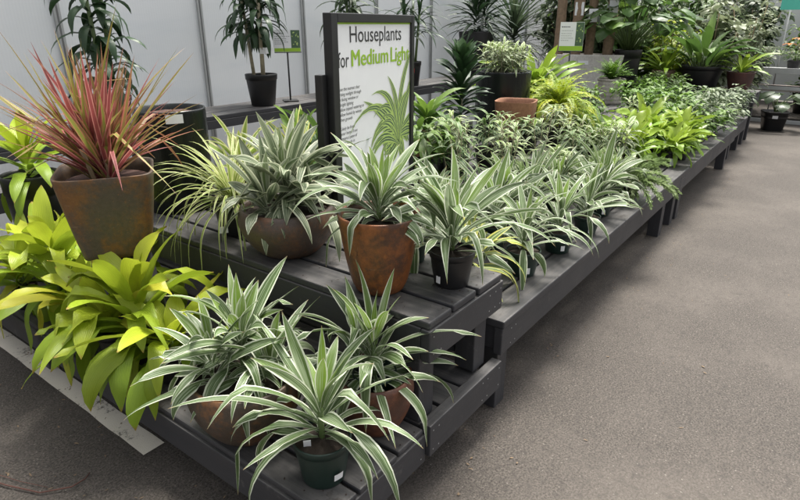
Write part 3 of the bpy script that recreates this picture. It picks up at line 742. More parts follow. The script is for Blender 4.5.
# ================================================================== ON THE END RISER
t = potted('glazed_planter', (1.65, 2.66, .70), 'tall glossy black cylinder planter with a white rim label, left of the spider plant', 'planter')
make_pot(t, 'cylinder', .172, .50, 'glaze', 'redsoil', .95, flute=.006)
sticker(t, .173, .452, .494, CAMA(1.65, 2.66) + .1, .080); 
t = potted('spider_plant', (1.55, 2.10, .70), 'spider plant with thin striped blades cascading over its pot, left of the bronze bowl', 'potted plant')
make_pot(t, 'nursery', .085, .150, 'blackplastic'); flattag(t, (-.09, -.035, .03), CAMA(1.475, 2.19), .04, .03)
mb = MB(); rosette(mb, (0, 0, .14), 120, .34, .0125, .05, 1.4, .25, .9, 2.5, prof_grass, .4, 0, 81, 10, youth=.3, jl=.3, cross=3, r_st=.02); mb.build('foliage', M['spider'], t)
def bowl_f(t): make_pot(t, 'bowl', .202, .200, 'darkbowl', 'soil', .86)
striped('silver_dracaena', (1.545, 1.735, .70), 'grey green silver striped dracaena in a wide dark bronze bowl in front of the sign', bowl_f, 91, 40, .265, .046, .18, .15, 'silver', e_out=.35, d_out=1.5, d_in=.4, group=None, youth=.12, extra=lambda mb: heads(mb, ((-.10, .0, -.02), (.07, .08, .02), (.09, -.05, -.05)), .17, 20, .25, .042, .12, 95, None, .4, 1.5))
def vase_g(t): make_pot(t, 'vase', .145, .285, 'rustpot', 'soil', .88)
striped('vase_dracaena', (1.485, 1.20, .70), 'white striped dracaena in a tall tapered rust brown pot on the riser', vase_g, 104, 50, .235, .037, .25, .10, d_out=2.1, e_out=.3)
def black_h(t):
    make_pot(t, 'nursery', .083, .135, 'blackplastic', 'soil', .9); sticker(t, .068, .02, .055, CAMA(1.67, 1.005) - .75, .02)
striped('corner_dracaena', (1.672, 1.012, .70), 'white striped dracaena in a black nursery pot at the right front corner of the riser', black_h, 117, 46, .275, .038, .125, .13, e_out=.4, d_out=1.7, d_in=.15)
def small_green(t, r=.07, h=.11, lab=False):
    make_pot(t, 'nursery', r, h, 'greenplastic', 'soil', .9)
    if lab: sticker(t, r * .88, h * .2, h * .45, CAMA(t.location.x, t.location.y) + .4, .02, slope=.002)
striped('small_dracaena', (1.765, 1.26, .70), 'small white striped dracaena in a green pot tucked behind the rust brown pot', small_green, 119, 22, .24, .042, .10, .07)

# ================================================================== FRONT ROW OF THE LONG BENCH
def tub(t):
    make_pot(t, 'nursery', .105, .105, 'blackplastic', 'soil', .8)
striped('yellow_dracaena', (2.03, 1.16, .475), 'yellow edged dracaena in a low black pot hanging over the bench edge beside the riser', tub, 131, 24, .29, .045, .10, .07, 'yellowedge', group=None, d_out=1.4,
        extra=lambda mb: (leaf(mb, (.02, -.02, .16), R(-70), .75, .33, .044, 2.35, .3, .3, prof_strap, 12, .01, .2), leaf(mb, (.02, -.01, .15), R(-35), .9, .37, .046, 1.95, -.4, .3, prof_strap, 12, .01, .6)))
fr_row = [((2.39, 1.055), .082, .125, 30, .255, .033, 'white striped dracaena in the first dark green pot of the bench front row'),
          ((2.775, 1.035), .080, .115, 30, .25, .033, 'white striped dracaena in the second dark green pot of the bench front row'),
          ((3.135, 1.015), .074, .105, 28, .235, .033, 'short white striped dracaena in the third green pot of the bench front row'),
          ((3.52, 1.07), .080, .110, 32, .27, .042, 'tall white striped dracaena with broad pale blades just before the feathery fern')]
for i, ((x, y), r_, h_, n, L, W, lab) in enumerate(fr_row):
    striped('striped_dracaena', (x, y, .475), lab, lambda t, r_=r_, h_=h_: small_green(t, r_, h_, True), 140 + i * 3, n, L, W, h_ * .9, .135, e_out=.5, d_out=1.9)
# second row: taller ones
for i, (x, y, n, L, lab) in enumerate([(2.16, 1.43, 32, .29, 'tall white striped dracaena directly right of the sign, behind the corner pot'),
                                       (2.62, 1.34, 30, .25, 'white striped dracaena in the second row with one stiff upright blade'),
                                       (3.02, 1.32, 30, .25, 'white striped dracaena in the second row with wide spreading blades'),
                                       (2.46, 1.56, 26, .22, 'white striped dracaena half hidden in the third row right of the sign')]):
    striped('striped_dracaena', (x, y, .475), lab, lambda t: small_green(t, .085, .13), 170 + i * 5, n + 10, L + .035, .036, .12, .12, e_out=.35, d_out=1.6, d_in=.15)
def asp(loc, label, seed, r_=.075, h_=.12, L=.24, nf=26, pot='blackplastic', mat='asparagus', w=.05):
    t = potted('asparagus_fern', loc, label, 'potted plant'); make_pot(t, 'nursery', r_, h_, pot)
    mb = MB(); plume(mb, (0, 0, h_ * .9), nf, L, seed, w=w); mb.build('foliage', M[mat], t); return t
asp((4.02, 1.045, .475), 'feathery asparagus fern in a black pot at the bench edge just before the joint', 201, L=.30, nf=40)
asp((3.86, 1.32, .475), 'wispy asparagus fern one pot back from the bench edge', 202, .08, .12, .32, 36)
asp((3.42, 1.50, .475), 'bushy dark asparagus fern between the thin stemmed variegated plants', 203, .085, .13, .30, 40)
def song(loc, label, seed, ns=5, H=.38, per=13, L=.15, W=.022, pot='blackplastic', r_=.08, h_=.13, z0=0., mat='song', group='variegated cane plants'):
    t = potted('variegated_cane_plant', loc, label, 'potted plant', group); make_pot(t, 'nursery', r_, h_, pot)
    mb = MB(); sm = MB(); cane_plant(mb, (0, 0, h_ * .85), ns, H, L, W, per, .05, .16, .5, 1.6, seed=seed, smb=sm, lo=.3)
    mb.build('foliage', M[mat], t); sm.build('stem', M['reed'], t); return t
song((2.83, 1.70, .475), 'variegated cane plant close to the right side of the sign', 211, H=.48, mat='song2')
song((3.20, 1.58, .475), 'variegated cane plant with thin pale stems in front of the dark leafy dracaena', 212, 8, .46)
song((3.62, 1.78, .70), 'variegated cane plant rising in front of the glossy black tub', 213, 4, .20, 12)
song((3.78, 1.60, .475), 'variegated cane plant whose tip crosses the terracotta planter', 214, 3, .46, 14)
song((4.22, 1.53, .475), 'variegated cane plant right of the terracotta planter beneath the lime fern', 215, 7, .34, 16)
song((4.42, 1.26, .475), 'pale variegated cane plant with white edged leaves behind the feathery fern', 216, 6, .32, 15, .17, .030)
song((4.02, 1.42, .475), 'low variegated cane plant behind the wispy fern', 217, 7, .30, mat='song2')

for (x, y, z, s, H, lab) in [(2.98, 1.80, .70, 231, .28, 'pale variegated cane plant just behind the one nearest the sign'), (3.40, 1.82, .70, 232, .22, 'variegated cane plant left of the glossy tub, in front of the dark dracaena'),
        (3.42, 1.30, .475, 233, .30, 'variegated cane plant in the middle of the first bench behind the striped row'), (3.98, 1.80, .70, 234, .13, 'variegated cane plant at the foot of the terracotta planter'),
        (4.36, 1.75, .70, 235, .20, 'low variegated cane plant at the shelf edge below the lime fern'), (4.60, 1.42, .475, 236, .30, 'variegated cane plant last before the green nest ferns')]:
    song((x, y, z), lab, s, H=H, mat='song2' if s in (232, 234) else 'song')
striped('striped_dracaena', (3.30, 1.28, .475), 'white striped dracaena behind the third green pot of the front row', lambda t: small_green(t, .08, .12), 241, 30, .24, .034, .11, .12, e_out=.35)
striped('striped_dracaena', (3.80, 1.12, .475), 'white striped dracaena leaning over the bench edge beside the feathery fern', lambda t: small_green(t, .08, .12), 242, 28, .24, .034, .11, .11, e_out=.35)
striped('striped_dracaena', (2.12, 1.72, .475), 'white striped dracaena right in front of the lower sign', lambda t: small_green(t, .085, .14), 243, 34, .26, .036, .13, .16, e_out=.35)
striped('striped_dracaena', (2.88, 1.42, .475), 'white striped dracaena in the second row centre among the upright blades', lambda t: small_green(t, .085, .14), 244, 30, .25, .036, .13, .14, e_out=.35)

# lime nest ferns and leafy plants of the second bench
def nest(loc, label, seed, n=22, L=.24, W=.07, pot='blackplastic', r_=.075, h_=.12, mat='nest', wave=.10, e_out=.45, tagw=False, cat='fern', kind='nursery', d_out=1.1):
    t = potted('nest_fern', loc, label, 'potted plant', 'nest ferns'); make_pot(t, kind, r_, h_, pot)
    if tagw: flattag(t, (-r_ * 1.0, -r_ * .55, .01), CAMA(loc[0], loc[1]) + .4, .035, .06)
    mb = MB(); rosette(mb, (0, 0, h_ * .85), int(n * 1.7), L * .92, W * .95, .06, 1.4, e_out + .1, .6, d_out * 1.4, prof_lime, .3, wave, seed, 10, youth=.6, chaos=1.5, jl=.28); mb.build('foliage', M[mat], t); return t
nest((5.22, 1.06, .475), 'yellow lime nest fern in a black pot with a white tag at the bench edge', 301, 24, .21, .055, tagw=True, e_out=.25)
nest((5.50, 1.04, .475), 'yellow lime nest fern at the bench edge just behind the one with a tag', 302, 22, .22, .055, e_out=.25)
nest((4.86, 1.30, .475), 'large bright green nest fern with wide wavy blades near the bench joint', 303, 22, .30, .10)
nest((5.32, 1.42, .475), 'broad leafed green nest fern in the second row of the second bench', 304, 22, .30, .09)
nest((5.88, 1.12, .475), 'bright lime nest fern further along the bench edge', 305, 22, .26, .075, e_out=.2)
nest((5.95, 1.48, .475), 'tall lime nest fern with upright blades amid the leafy plants', 306, 22, .36, .08)
nest((5.15, 1.62, .475), 'mid green nest fern under the shelf edge behind the wide bladed one', 308, 22, .26, .075, mat='midgreen')
nest((5.62, 1.30, .475), 'lime nest fern in the middle of the second bench', 309, 22, .25, .07)
nest((6.15, 1.20, .475), 'lime nest fern at the bench edge next to the leafy plants', 310, 22, .23, .06)
nest((4.82, 1.62, .475), 'dark green nest fern below the grey ridged pot', 307, 22, .30, .085, mat='midgreen')
def leafy(loc, label, seed, rad, n, L, W, mat, r_=.08, h_=.12, pot='blackplastic', d=.9, lump=8, name='leafy_plant', prof=prof_oval, wave=.05, cz=None, group='leafy plants on the far benches'):
    t = potted(name, loc, label, 'potted plant', group); make_pot(t, 'nursery', r_, h_, pot)
    mb = MB(); bush(mb, (0, 0, cz or h_ + rad[2] * .7), rad, n, L, W, seed, prof, .3, d, lump, .25, 4, wave); mb.build('foliage', M[mat], t)
    m = MB(); r = random.Random(seed)
    for k in range(5): m.tube([(0, 0, h_ * .8), (r.uniform(-.5, .5) * rad[0], r.uniform(-.5, .5) * rad[1], h_ + rad[2] * .8)], .004, .003, 5)
    m.build('stem', M['stem'], t); return t
lf = [((6.35, 1.10), 'midgreen', 'leafy mid green plant leaning over the bench edge beyond the lime nest ferns'), ((6.45, 1.45), 'ferngreen', 'bushy yellow green plant in the back of the second bench'),
      ((6.85, 1.15), 'aglaonema', 'pale centred leafy plant on the bench edge past the bushy green plants'), ((7.0, 1.5), 'midgreen', 'round leafy green bush below the wide black pot'),
      ((7.4, 1.15), 'aglaonema', 'silvery variegated leafy plant near the end of the second bench'), ((7.5, 1.5), 'green', 'deep green leafy plant near the end of the second bench'),
      ((8.1, 1.2), 'aglaonema', 'silvery leafed plant on the short far bench spilling over its edge'), ((8.55, 1.2), 'greygreen', 'grey green leafy plant last on the short far bench'),
      ((8.0, 1.55), 'green', 'dark leafy plant behind the silvery leafed plant on the far bench')]
for i, ((x, y), mt, lab) in enumerate(lf):
    z = .475 if x < 7.7 else .43
    leafy((x, y, z), lab, 320 + i, (.29, .27, .19), 260, .10, .040, mt)
for i, (x, y, lab) in enumerate([(6.65, 1.80, 'light green bushy plant on the raised shelf right of the grey ridged pot'), (7.35, 1.85, 'bright green sprawling plant on the raised shelf before the black tub of broad leaves'),
                                 (8.0, 1.88, 'small leafed green plant on the raised shelf below the tan pot'), (8.6, 1.88, 'leafy green plant on the raised shelf below the wide black pot'), (6.1, 2.1, 'bright green bush on the raised shelf left of the ridged pot'), (8.2, 2.15, 'green bush on the raised shelf below the tall black climber pot')]):
    leafy((x, y, .70), lab, 340 + i, (.26, .22, .13), 240, .075, .030, 'ferngreen' if i < 2 else 'midgreen', .08, .08, d=1.1, lump=12)
song((6.1, 1.62, .475), 'short variegated plant among the lime nest ferns', 351, 6, .3, 14)

# ================================================================== RAISED SHELF
def fernpot(name, loc, label, pot, seed, nf, L, W, rim, mat, e0=.9, d=1.9, pn=24, pw_=.012, ej=.5):
    t = potted(name, loc, label, 'potted plant'); pot(t)
    mb = MB(); fern(mb, (0, 0, rim), nf, L, W, e0, d, pn, seed, pw_, ej); mb.build('foliage', M[mat], t); return t
# back of the riser: plants between spider plant and sign
striped('striped_dracaena', (1.98, 2.12, .70), 'yellow green striped dracaena behind the silver dracaena and left of the sign', lambda t: small_green(t, .08, .13), 401, 26, .25, .045, .12, .16, 'yellowedge', e_out=.2, d_out=1.2)
t = lime_plant((2.22, 2.33, .70), 'small dracaena with one upright lime leaf, beside the left edge of the sign', 402, 16, .30, .055, .08, .13, .3, 1.55, .16); t['group'] = 'dark dracaenas behind the sign'
[c.data.materials.__setitem__(0, M['midgreen']) for c in t.children if c.name.startswith('foliage')]
striped('dark_dracaena', (2.12, 1.98, .70), 'deep green glossy dracaena directly behind the silver bowl beside the sign', lambda t: small_green(t, .08, .13), 403, 24, .30, .06, .12, .12, 'green', group=None)
striped('dark_dracaena', (2.45, 2.42, .70), 'glossy deep green dracaena tucked behind the left sign frame', lambda t: small_green(t, .08, .13), 404, 24, .28, .06, .12, .12, 'green', group=None)
striped('striped_dracaena', (1.86, 2.42, .70), 'pale striped dracaena behind the spider plant and right of the glossy black cylinder', lambda t: small_green(t, .08, .13), 405, 26, .24, .045, .12, .12, 'spider')
# right of the sign
leafy((2.86, 1.98, .70), 'green and white leafy plant right beside the sign frame', 411, (.20, .18, .13), 120, .15, .045, 'midgreen', d=1.3)
song((3.12, 1.95, .70), 'small white variegated plant left of the dark leafy dracaena', 412, 6, .22, 13)
t = potted('drooping_plant', (3.28, 2.22, .70), 'drooping green leaved plant in a terracotta pot left of the dark leafy dracaena', 'potted plant')
make_pot(t, 'vase', .115, .20, 'terracotta'); mb = MB(); rosette(mb, (0, 0, .18), 34, .30, .052, .14, 1.35, .4, .9, 2.4, prof_broad, .3, .03, 413, 9); mb.build('foliage', M['midgreen'], t)
t = potted('dark_dracaena', (3.80, 2.27, .70), 'upright dark green dracaena with layered glossy leaves left of the black tub', 'potted plant')
make_pot(t, 'nursery', .10, .16, 'blackplastic'); mb = MB()
rosette(mb, (0, 0, .24), 84, .185, .055, .45, 1.4, .45, .4, 1.1, prof_broad, .35, .02, 414, 8, youth=.2, r_st=.02, jl=.15); mb.build('foliage', M['dark'], t)
m = MB(); [m.tube([(dx, dy, .12), (dx * .6, dy * .6, .62)], .012, .010, 7) for dx, dy in ((0, 0), (.03, .02))]; m.build('stem', M['reed'], t)
flattag(t, (.055, -.09, .14), CAMA(3.8, 2.2), .025, .07)
t = potted('glazed_planter', (4.52, 2.30, .70), 'wide glossy black ridged tub holding a white variegated bush', 'planter')
make_pot(t, 'cylinder', .228, .52, 'glaze', 'soil', .95, flute=.005)
mb = MB(); sm = MB(); cane_plant(mb, (0, 0, .47), 18, .24, .15, .020, 22, .15, .30, .6, 1.3, seed=421, smb=sm, lo=.2); mb.build('foliage', M['song'], t); sm.build('stem', M['reed'], t)
t = potted('square_planter', (4.13, 1.98, .70), 'rounded square terracotta planter standing in front of the glossy black tub', 'planter', None, R(15))
mb = MB(); pr = [(0, .001), (.105, .001), (.115, .01)] + [(.115 + .035 * (i / 10) ** .8, .01 + .335 * i / 10) for i in range(1, 11)] + [(.150, .348), (.139, .346), (.136, .30), (.13, .2)]
lathe(mb, pr, 64, .4); mb.build('pot', M['terracotta'], t)
s = MB(); s.quadgrid([[(f * .135 * math.cos(a), f * .135 * math.sin(a), .31) for a in [2 * PI * j / 24 for j in range(25)]] for f in (.01, .6, 1.)], [[(.5, .5)] * 25] * 3); s.build('soil', M['soil'], t)
# lime ferns
fernpot('lime_fern', (4.78, 1.90, .70), 'airy yellow lime fern spilling over the shelf edge right of the terracotta planter', lambda t: make_pot(t, 'nursery', .12, .17, 'blackplastic'), 431, 80, .44, .075, .17, 'fernlime', 1.15, 2.0, 30, .015, .75)
fernpot('lime_fern', (5.12, 2.12, .70), 'second yellow lime fern nearer the grey ridged pot', lambda t: make_pot(t, 'nursery', .11, .17, 'blackplastic'), 432, 60, .40, .07, .17, 'fernlime', 1.1, 2.0, 28, .014, .75)
t = potted('trailing_plant', (5.05, 1.78, .70), 'trailing dark green vine hanging down the shelf front under the lime fern', 'potted plant')
make_pot(t, 'nursery', .07, .11, 'blackplastic'); mb = MB(); fern(mb, (0, 0, .10), 26, .40, .05, .7, 3.0, 24, 433, .02); mb.build('foliage', M['ferngreen'], t)
nest((5.45, 2.45, .70), 'tall lime nest fern with one upright yellow leaf behind the airy lime fern', 434, 24, .50, .085, r_=.12, h_=.2, e_out=.7, d_out=.8)
leafy((5.15, 2.45, .70), 'lime leaved bush right of the glossy black tub', 435, (.22, .22, .26), 200, .10, .05, 'fernlime', .11, .2, lump=9)
def ridged(t): make_pot(t, 'ridged', .155, .285, 'greypot', 'soil', .9)
fernpot('fern', (7.12, 2.22, .70), 'soft green fern in a weathered grey ridged clay pot', ridged, 441, 60, .26, .065, .27, 'ferngreen', 1.1, .9, 22, .014)
# stone trough with palm canes
t = potted('stone_trough', (8.05, 2.92, .70), 'weathered grey stone trough with a small white label, planted with thick palm canes', 'planter', None, R(-68))
bm = bmesh.new(); bx(bm, -.5, .5, -.20, .20, 0, .50, .012)
for v in bm.verts:
    k = .80 + .20 * v.co.z / .5; v.co.x *= k; v.co.y *= k
top = max((f for f in bm.faces if f.normal.z > .9), key=lambda f: f.calc_area())
bmesh.ops.inset_individual(bm, faces=[top], thickness=.035); 
for v in top.verts: v.co.z -= .05
bm_obj('trough', bm, M['stonebox'], t)
boxobj('sticker', M['paper'], t, (-.07, .06, -.196, -.190, .375, .425), bev=0)
boxobj('soil', M['soil'], t, (-.44, .44, -.15, .15, .40, .455), bev=0)
for k, (x, y, r_, h) in enumerate(((-.34, .03, .060, 1.3), (-.12, -.02, .068, 1.5), (.06, .06, .055, 1.45), (.30, .03, .062, 1.35))):
    m = MB(); rr = random.Random(k); pts = [(x + rr.uniform(-.0015, .0015), y + rr.uniform(-.0015, .0015), .43 + h * i / 26) for i in range(27)]
    n0 = len(m.v); m.tube(pts, r_ * 1.1, r_ * .95, 14)
    m.v = [(x + (vx - x) * (1 + rr.uniform(-.05, .05)), y + (vy - y) * (1 + rr.uniform(-.05, .05)), vz) for vx, vy, vz in m.v]
    m.build('cane', M['yuccabark'], t)
    mb = MB(); rosette(mb, (x, y, .43 + h), 46, .55, .04, .12, 1.5, -.3, .2, 1.3, prof_grass, .3, 0, 450 + k, 7, cross=3); mb.build('crown', M['greygreen'], t)
for (x, z) in ((-.12, .98), (.06, .90), (.30, 1.0), (-.12, .55)): boxobj('paper_label', M['paper'], t, (x - .055, x + .055, -.085, -.078, z, z + .16 if z > .8 else z + .05), bev=0)
# black tall pot with big leaved climber
def phil(loc, label, seed, n, r_, h_, H, L, W, mat='green', pot='blackplastic', spread=.45, rz=0, name='philodendron', kind='nursery', side=None, group=None):
    t = potted(name, loc, label, 'potted plant', group); make_pot(t, kind, r_, h_, pot); mb = MB(); sm = MB(); r = random.Random(seed)
    for i in range(n):
        az = (i * GA + r.uniform(-.3, .3)) if side is None else side + r.gauss(0, .9); q = math.sqrt((i + .5) / n)
        p0 = Vector((math.cos(az) * .02, math.sin(az) * .02, h_ * .9)); p1 = Vector((math.cos(az) * spread * q * r.uniform(.6, 1), math.sin(az) * spread * q * r.uniform(.6, 1), h_ + H * (1.05 - .75 * q) * r.uniform(.75, 1.1)))
        mid = (p0 + p1) / 2 + Vector((0, 0, H * .12)); sm.tube([p0, p0.lerp(mid, .6), mid.lerp(p1, .4), p1], .005, .003, 5)
        leaf(mb, p1, az + r.uniform(-.5, .5), r.uniform(-.3, .5), L * r.uniform(.7, 1.2), W * r.uniform(.75, 1.2), r.uniform(.6, 1.4), r.uniform(-.5, .5), .25, prof_heart, 7, .03, r.random() ** 3, None, r, 1.1, 0, 5)
    mb.build('foliage', M[mat], t); sm.build('stem', M['stem'], t); return t
phil((8.26, 2.40, .70), 'broad leaved climber sprawling from a tall black pot beside the stone trough', 461, 95, .17, .56, 1.0, .26, .19, 'green', spread=.78)
# far riser
t = potted('nest_fern', (9.45, 2.20, .70), 'lime nest fern in a tan round pot on the far riser', 'potted plant', 'nest ferns'); make_pot(t, 'bowl', .17, .24, 'tanpot')
mb = MB(); rosette(mb, (0, 0, .2), 26, .48, .060, .06, 1.4, .35, .4, 1.3, prof_strap, .3, .05, 471, 9, youth=.6); mb.build('foliage', M['nest'], t)
t = potted('broad_leaf_plant', (9.55, 1.72, .70), 'cast iron plant with tall upright broad dark leaves in a wide rimmed black pot', 'potted plant'); make_pot(t, 'nursery', .29, .32, 'blackplastic')
mb = MB(); rr = random.Random(472); sm = MB()
for i in range(30):
    az = i * GA; q = math.sqrt((i + .5) / 30); b = Vector((math.cos(az) * .14 * q, math.sin(az) * .14 * q, .27)); hh = rr.uniform(.06, .24); tipv = b + Vector((math.cos(az) * .12 * q, math.sin(az) * .12 * q, hh)); sm.tube([b, tipv], .006, .005, 5)
    leaf(mb, tipv, az, 1.35 - .6 * q + rr.uniform(-.15, .15), rr.uniform(.42, .66), rr.uniform(.10, .15), .5 + 1.1 * q * rr.uniform(.5, 1.2), rr.uniform(-.5, .5), .3, prof_broad, 9, .02, rr.random() ** 2, None, rr)
mb.build('foliage', M['green'], t); sm.build('stem', M['stem'], t)
t = potted('nest_fern', (9.50, 1.20, .70), 'lime nest fern with curling blades in a wine brown tapered pot', 'potted plant', 'nest ferns'); make_pot(t, 'vase', .18, .26, 'winepot')
mb = MB(); rosette(mb, (0, 0, .23), 16, .40, .055, .05, 1.3, .55, .6, 1.5, prof_strap, .35, .08, 473, 9, youth=.7); mb.build('foliage', M['nest'], t)

# ================================================================== WALL BENCH
def tallcane(loc, label, seed, H, r_, h_, stems, L, W, n_per, mat='dark', heads=None, d_out=1.5, pot='blackplastic', e_out=.1, group='tall dracaenas on the wall bench', name='tall_dracaena', zfrac=.65, cross=3, tape=False, dot=False, lo=0.):
    t = potted(name, loc, label, 'potted plant', group); make_pot(t, 'nursery', r_, h_, pot); mb = MB(); sm = MB(); r = random.Random(seed)
    for s in range(stems):
        a = s * 2 * PI / stems + r.random(); b = Vector((math.cos(a) * r_ * .45, math.sin(a) * r_ * .45, h_ * .9)); hh = H * (1 if s == 0 else r.uniform(.5, .85))
        tp = b + Vector((math.cos(a) * .05, math.sin(a) * .05, hh)); sm.tube([b, b.lerp(tp, .5), tp], .016, .013, 8)
        for i in range(n_per):
            q = lo + (1 - lo) * (i + .5) / n_per; p = b.lerp(tp, q) ; az = i * GA + r.uniform(-.4, .4)
            e = e_out + (1.3 - e_out) * max(0, q - .75) * 4 * r.uniform(.6, 1.1) + r.uniform(-.2, .3)
            leaf(mb, p, az, e + .35, L * r.uniform(.75, 1.15), W * r.uniform(.8, 1.15), d_out * r.uniform(.7, 1.4), r.uniform(-.4, .4), .25, prof_strap, 8, .01, 0, None, r, 1.1, 0, cross)
    mb.build('foliage', M[mat], t); sm.build('cane', M['reed'] if tape else M['stem'], t)
    if tape:
        for s in (-1, 0, 1): boxobj('paper_band', M['paper'], t, (.02 + s * .055 - .025, .02 + s * .055 + .025, -.085, -.078, h_ + .17, h_ + .22), bev=0)
    if dot: sticker(t, r_ * .92, h_ * .55, h_ * .8, CAMA(loc[0], loc[1]) + .1, .05, 'red_dot', 0, 'label')
    return t
tallcane((2.18, 4.22, .905), 'tall dark dracaena with arching drooping leaves against the wall, above the red spiky plant', 501, 1.0, .13, .2, 2, .34, .070, 36, 'dark', d_out=2.5, e_out=.5, lo=.05, cross=5)
tallcane((3.52, 4.16, .905), 'cane tree with bare pale trunks and hanging dark crown beside the small plant card', 502, 1.10, .138, .27, 3, .34, .055, 34, 'dark', d_out=2.3, tape=True, lo=.52)
tallcane((4.80, 4.25, .905), 'dark broad leafed plant whose crown shows just above the sign', 503, .82, .13, .26, 2, .36, .055, 34, 'greygreen', d_out=1.9, lo=.5)
tallcane((5.74, 4.12, .905), 'dark dracaena in a small black pot with a red label, right of the sign', 504, .82, .115, .27, 3, .42, .036, 26, 'dark', d_out=1.3, dot=True, lo=.55)
t = potted('tall_dracaena', (7.45, 4.24, .905), 'very dark leafy dracaena in a tapered square charcoal planter by the wall end', 'potted plant', 'tall dracaenas on the wall bench')
mb = MB(); lathe(mb, [(0, .001), (.15, .001), (.155, .01), (.215, .56), (.215, .575), (.20, .575), (.195, .5)], 48, .5, rot=R(10)); mb.build('pot', M['darkgreypot'], t)
mb = MB(); [rosette(mb, (x, .0, .50), 90, .44, .046, .62, 1.45, .1, .3, 1.5, prof_strap, .3, 0, 505 + k, 7, cross=3, youth=.1) for k, x in enumerate((-.02, .22))]; mb.build('foliage', M['dark'], t)
t = potted('tall_dracaena', (8.55, 4.20, .905), 'spiky grey green dracaena with long narrow drooping blades beyond the dark leafy one', 'potted plant', 'tall dracaenas on the wall bench')
make_pot(t, 'nursery', .17, .3, 'blackplastic'); mb = MB(); [rosette(mb, (x, y, .34), 90, .66, .030, .40, 1.5, -.1, .2, 1.5, prof_grass, .35, 0, 515 + k, 8, cross=3, youth=.1) for k, (x, y) in enumerate(((-.06, 0), (.08, .05)))]; mb.build('foliage', M['greygreen'], t)

# ================================================================== FAR BACKGROUND
t = potted('philodendron', (10.95, .80, 0), 'large heart leaved plant in a square black pot standing on the asphalt past the row', 'potted plant')
mb = MB(); lathe(mb, [(0, .001), (.13, .001), (.135, .01), (.172, .27), (.18, .275), (.18, .30), (.168, .30), (.165, .2)], 40, .5, rot=R(20)); mb.build('pot', M['blackplastic'], t)
flattag(t, (-.185, -.03, .20), CAMA(10.95, .8), .075, .045)
mb = MB(); sm = MB(); rr = random.Random(601)
for i in range(11):
    az = i * GA; p1 = Vector((math.cos(az) * .2, math.sin(az) * .2 - .05, .36 + .28 * rr.random())); sm.tube([(0, 0, .25), (p1.x * .4, p1.y * .4, p1.z * .8), p1], .007, .005, 6)
    leaf(mb, p1, az, .0, rr.uniform(.22, .34), rr.uniform(.16, .22), 1.1, rr.uniform(-.4, .4), .2, prof_heart, 7, .02, 0, None, rr)
mb.build('foliage', M['greygreen'], t); sm.build('stem', M['stem'], t)
def table(loc, L, rz, label):
    t = empty('metal_table', loc, label, 'table', None, rz)
    boxobj('top', M['metal'], t, (0, L, 0, 1.0, .83, .845), bev=.002); boxobj('lip', M['metal'], t, (0, L, -.012, -.001, .80, .895), bev=.003)
    boxobj('shelf', M['pinkish'], t, (.02, L - .02, .03, .97, .52, .545), bev=.003); boxobj('lower_lip', M['metal'], t, (0, L, .005, .028, .54, .60), bev=.003)
    boxobj('kerb_rail', M['metal'], t, (0, L, .01, .06, 0.0, .06), bev=.004)
    for x in (.0, L / 2, L - .05):
        for y in (.062, .94): boxobj('leg', M['whitepaint'], t, (x, x + .045, y, y + .045, 0, .518))
        m = MB(); m.tube([(x + .3, .035, .05), (x + .05, .035, .52)], .018, .018, 8); m.build('brace', M['whitepaint'], t)
table((11.75, 2.6, 0), 5.2, R(-90), 'galvanised metal plant table with white legs at the far right beyond the row')
tb = [('greygreen', 'grey leaved bush on the far metal table'), ('green', 'dark bush on the far metal table'), ('midgreen', 'green bush on the far metal table'), ('aglaonema', 'pale speckled bush on the far metal table')]
for i in range(9):
    y = 2.35 - i * .52; mt, lab = tb[i % 4]
    leafy((12.15 + (i % 2) * .3, y, .845), 'low bedding plants crowded on the far metal table', 620 + i, (.26, .3, .16), 110, .12, .05, mt, .1, .14, group='bedding plants on the far table')
t = potted('lily', (12.05, .78, .845), 'orange flowered lily on the far metal table at the right edge', 'potted plant'); make_pot(t, 'nursery', .1, .15, 'blackplastic')
mb = MB(); bush(mb, (0, 0, .3), (.16, .16, .16), 70, .14, .025, 631, prof_strap); mb.build('foliage', M['midgreen'], t)
mb = MB()
for fx, fy, fz in ((0, 0, .50), (.03, .12, .41), (-.02, -.12, .44)):
    for k in range(6): leaf(mb, (fx, fy, fz), k * PI / 3, .5, .13, .055, 1.2, 0, .2, prof_oval, 6, .03, .5)
mb.build('flower', M['orange'], t)
bn = empty('hanging_banner', (12.9, 1.07, 1.80), 'turquoise sheet hanging high behind the far plants at the right edge', 'banner', None, R(-85)); boxobj('sheet', M['teal'], bn, (-.16, .16, -.006, .006, 0, .62), bev=.002)
m = MB(); m.tube([(0, .02, -1.80), (0, .02, .62)], .012, .012, 8); m.build('pole', M['whitepaint'], bn)

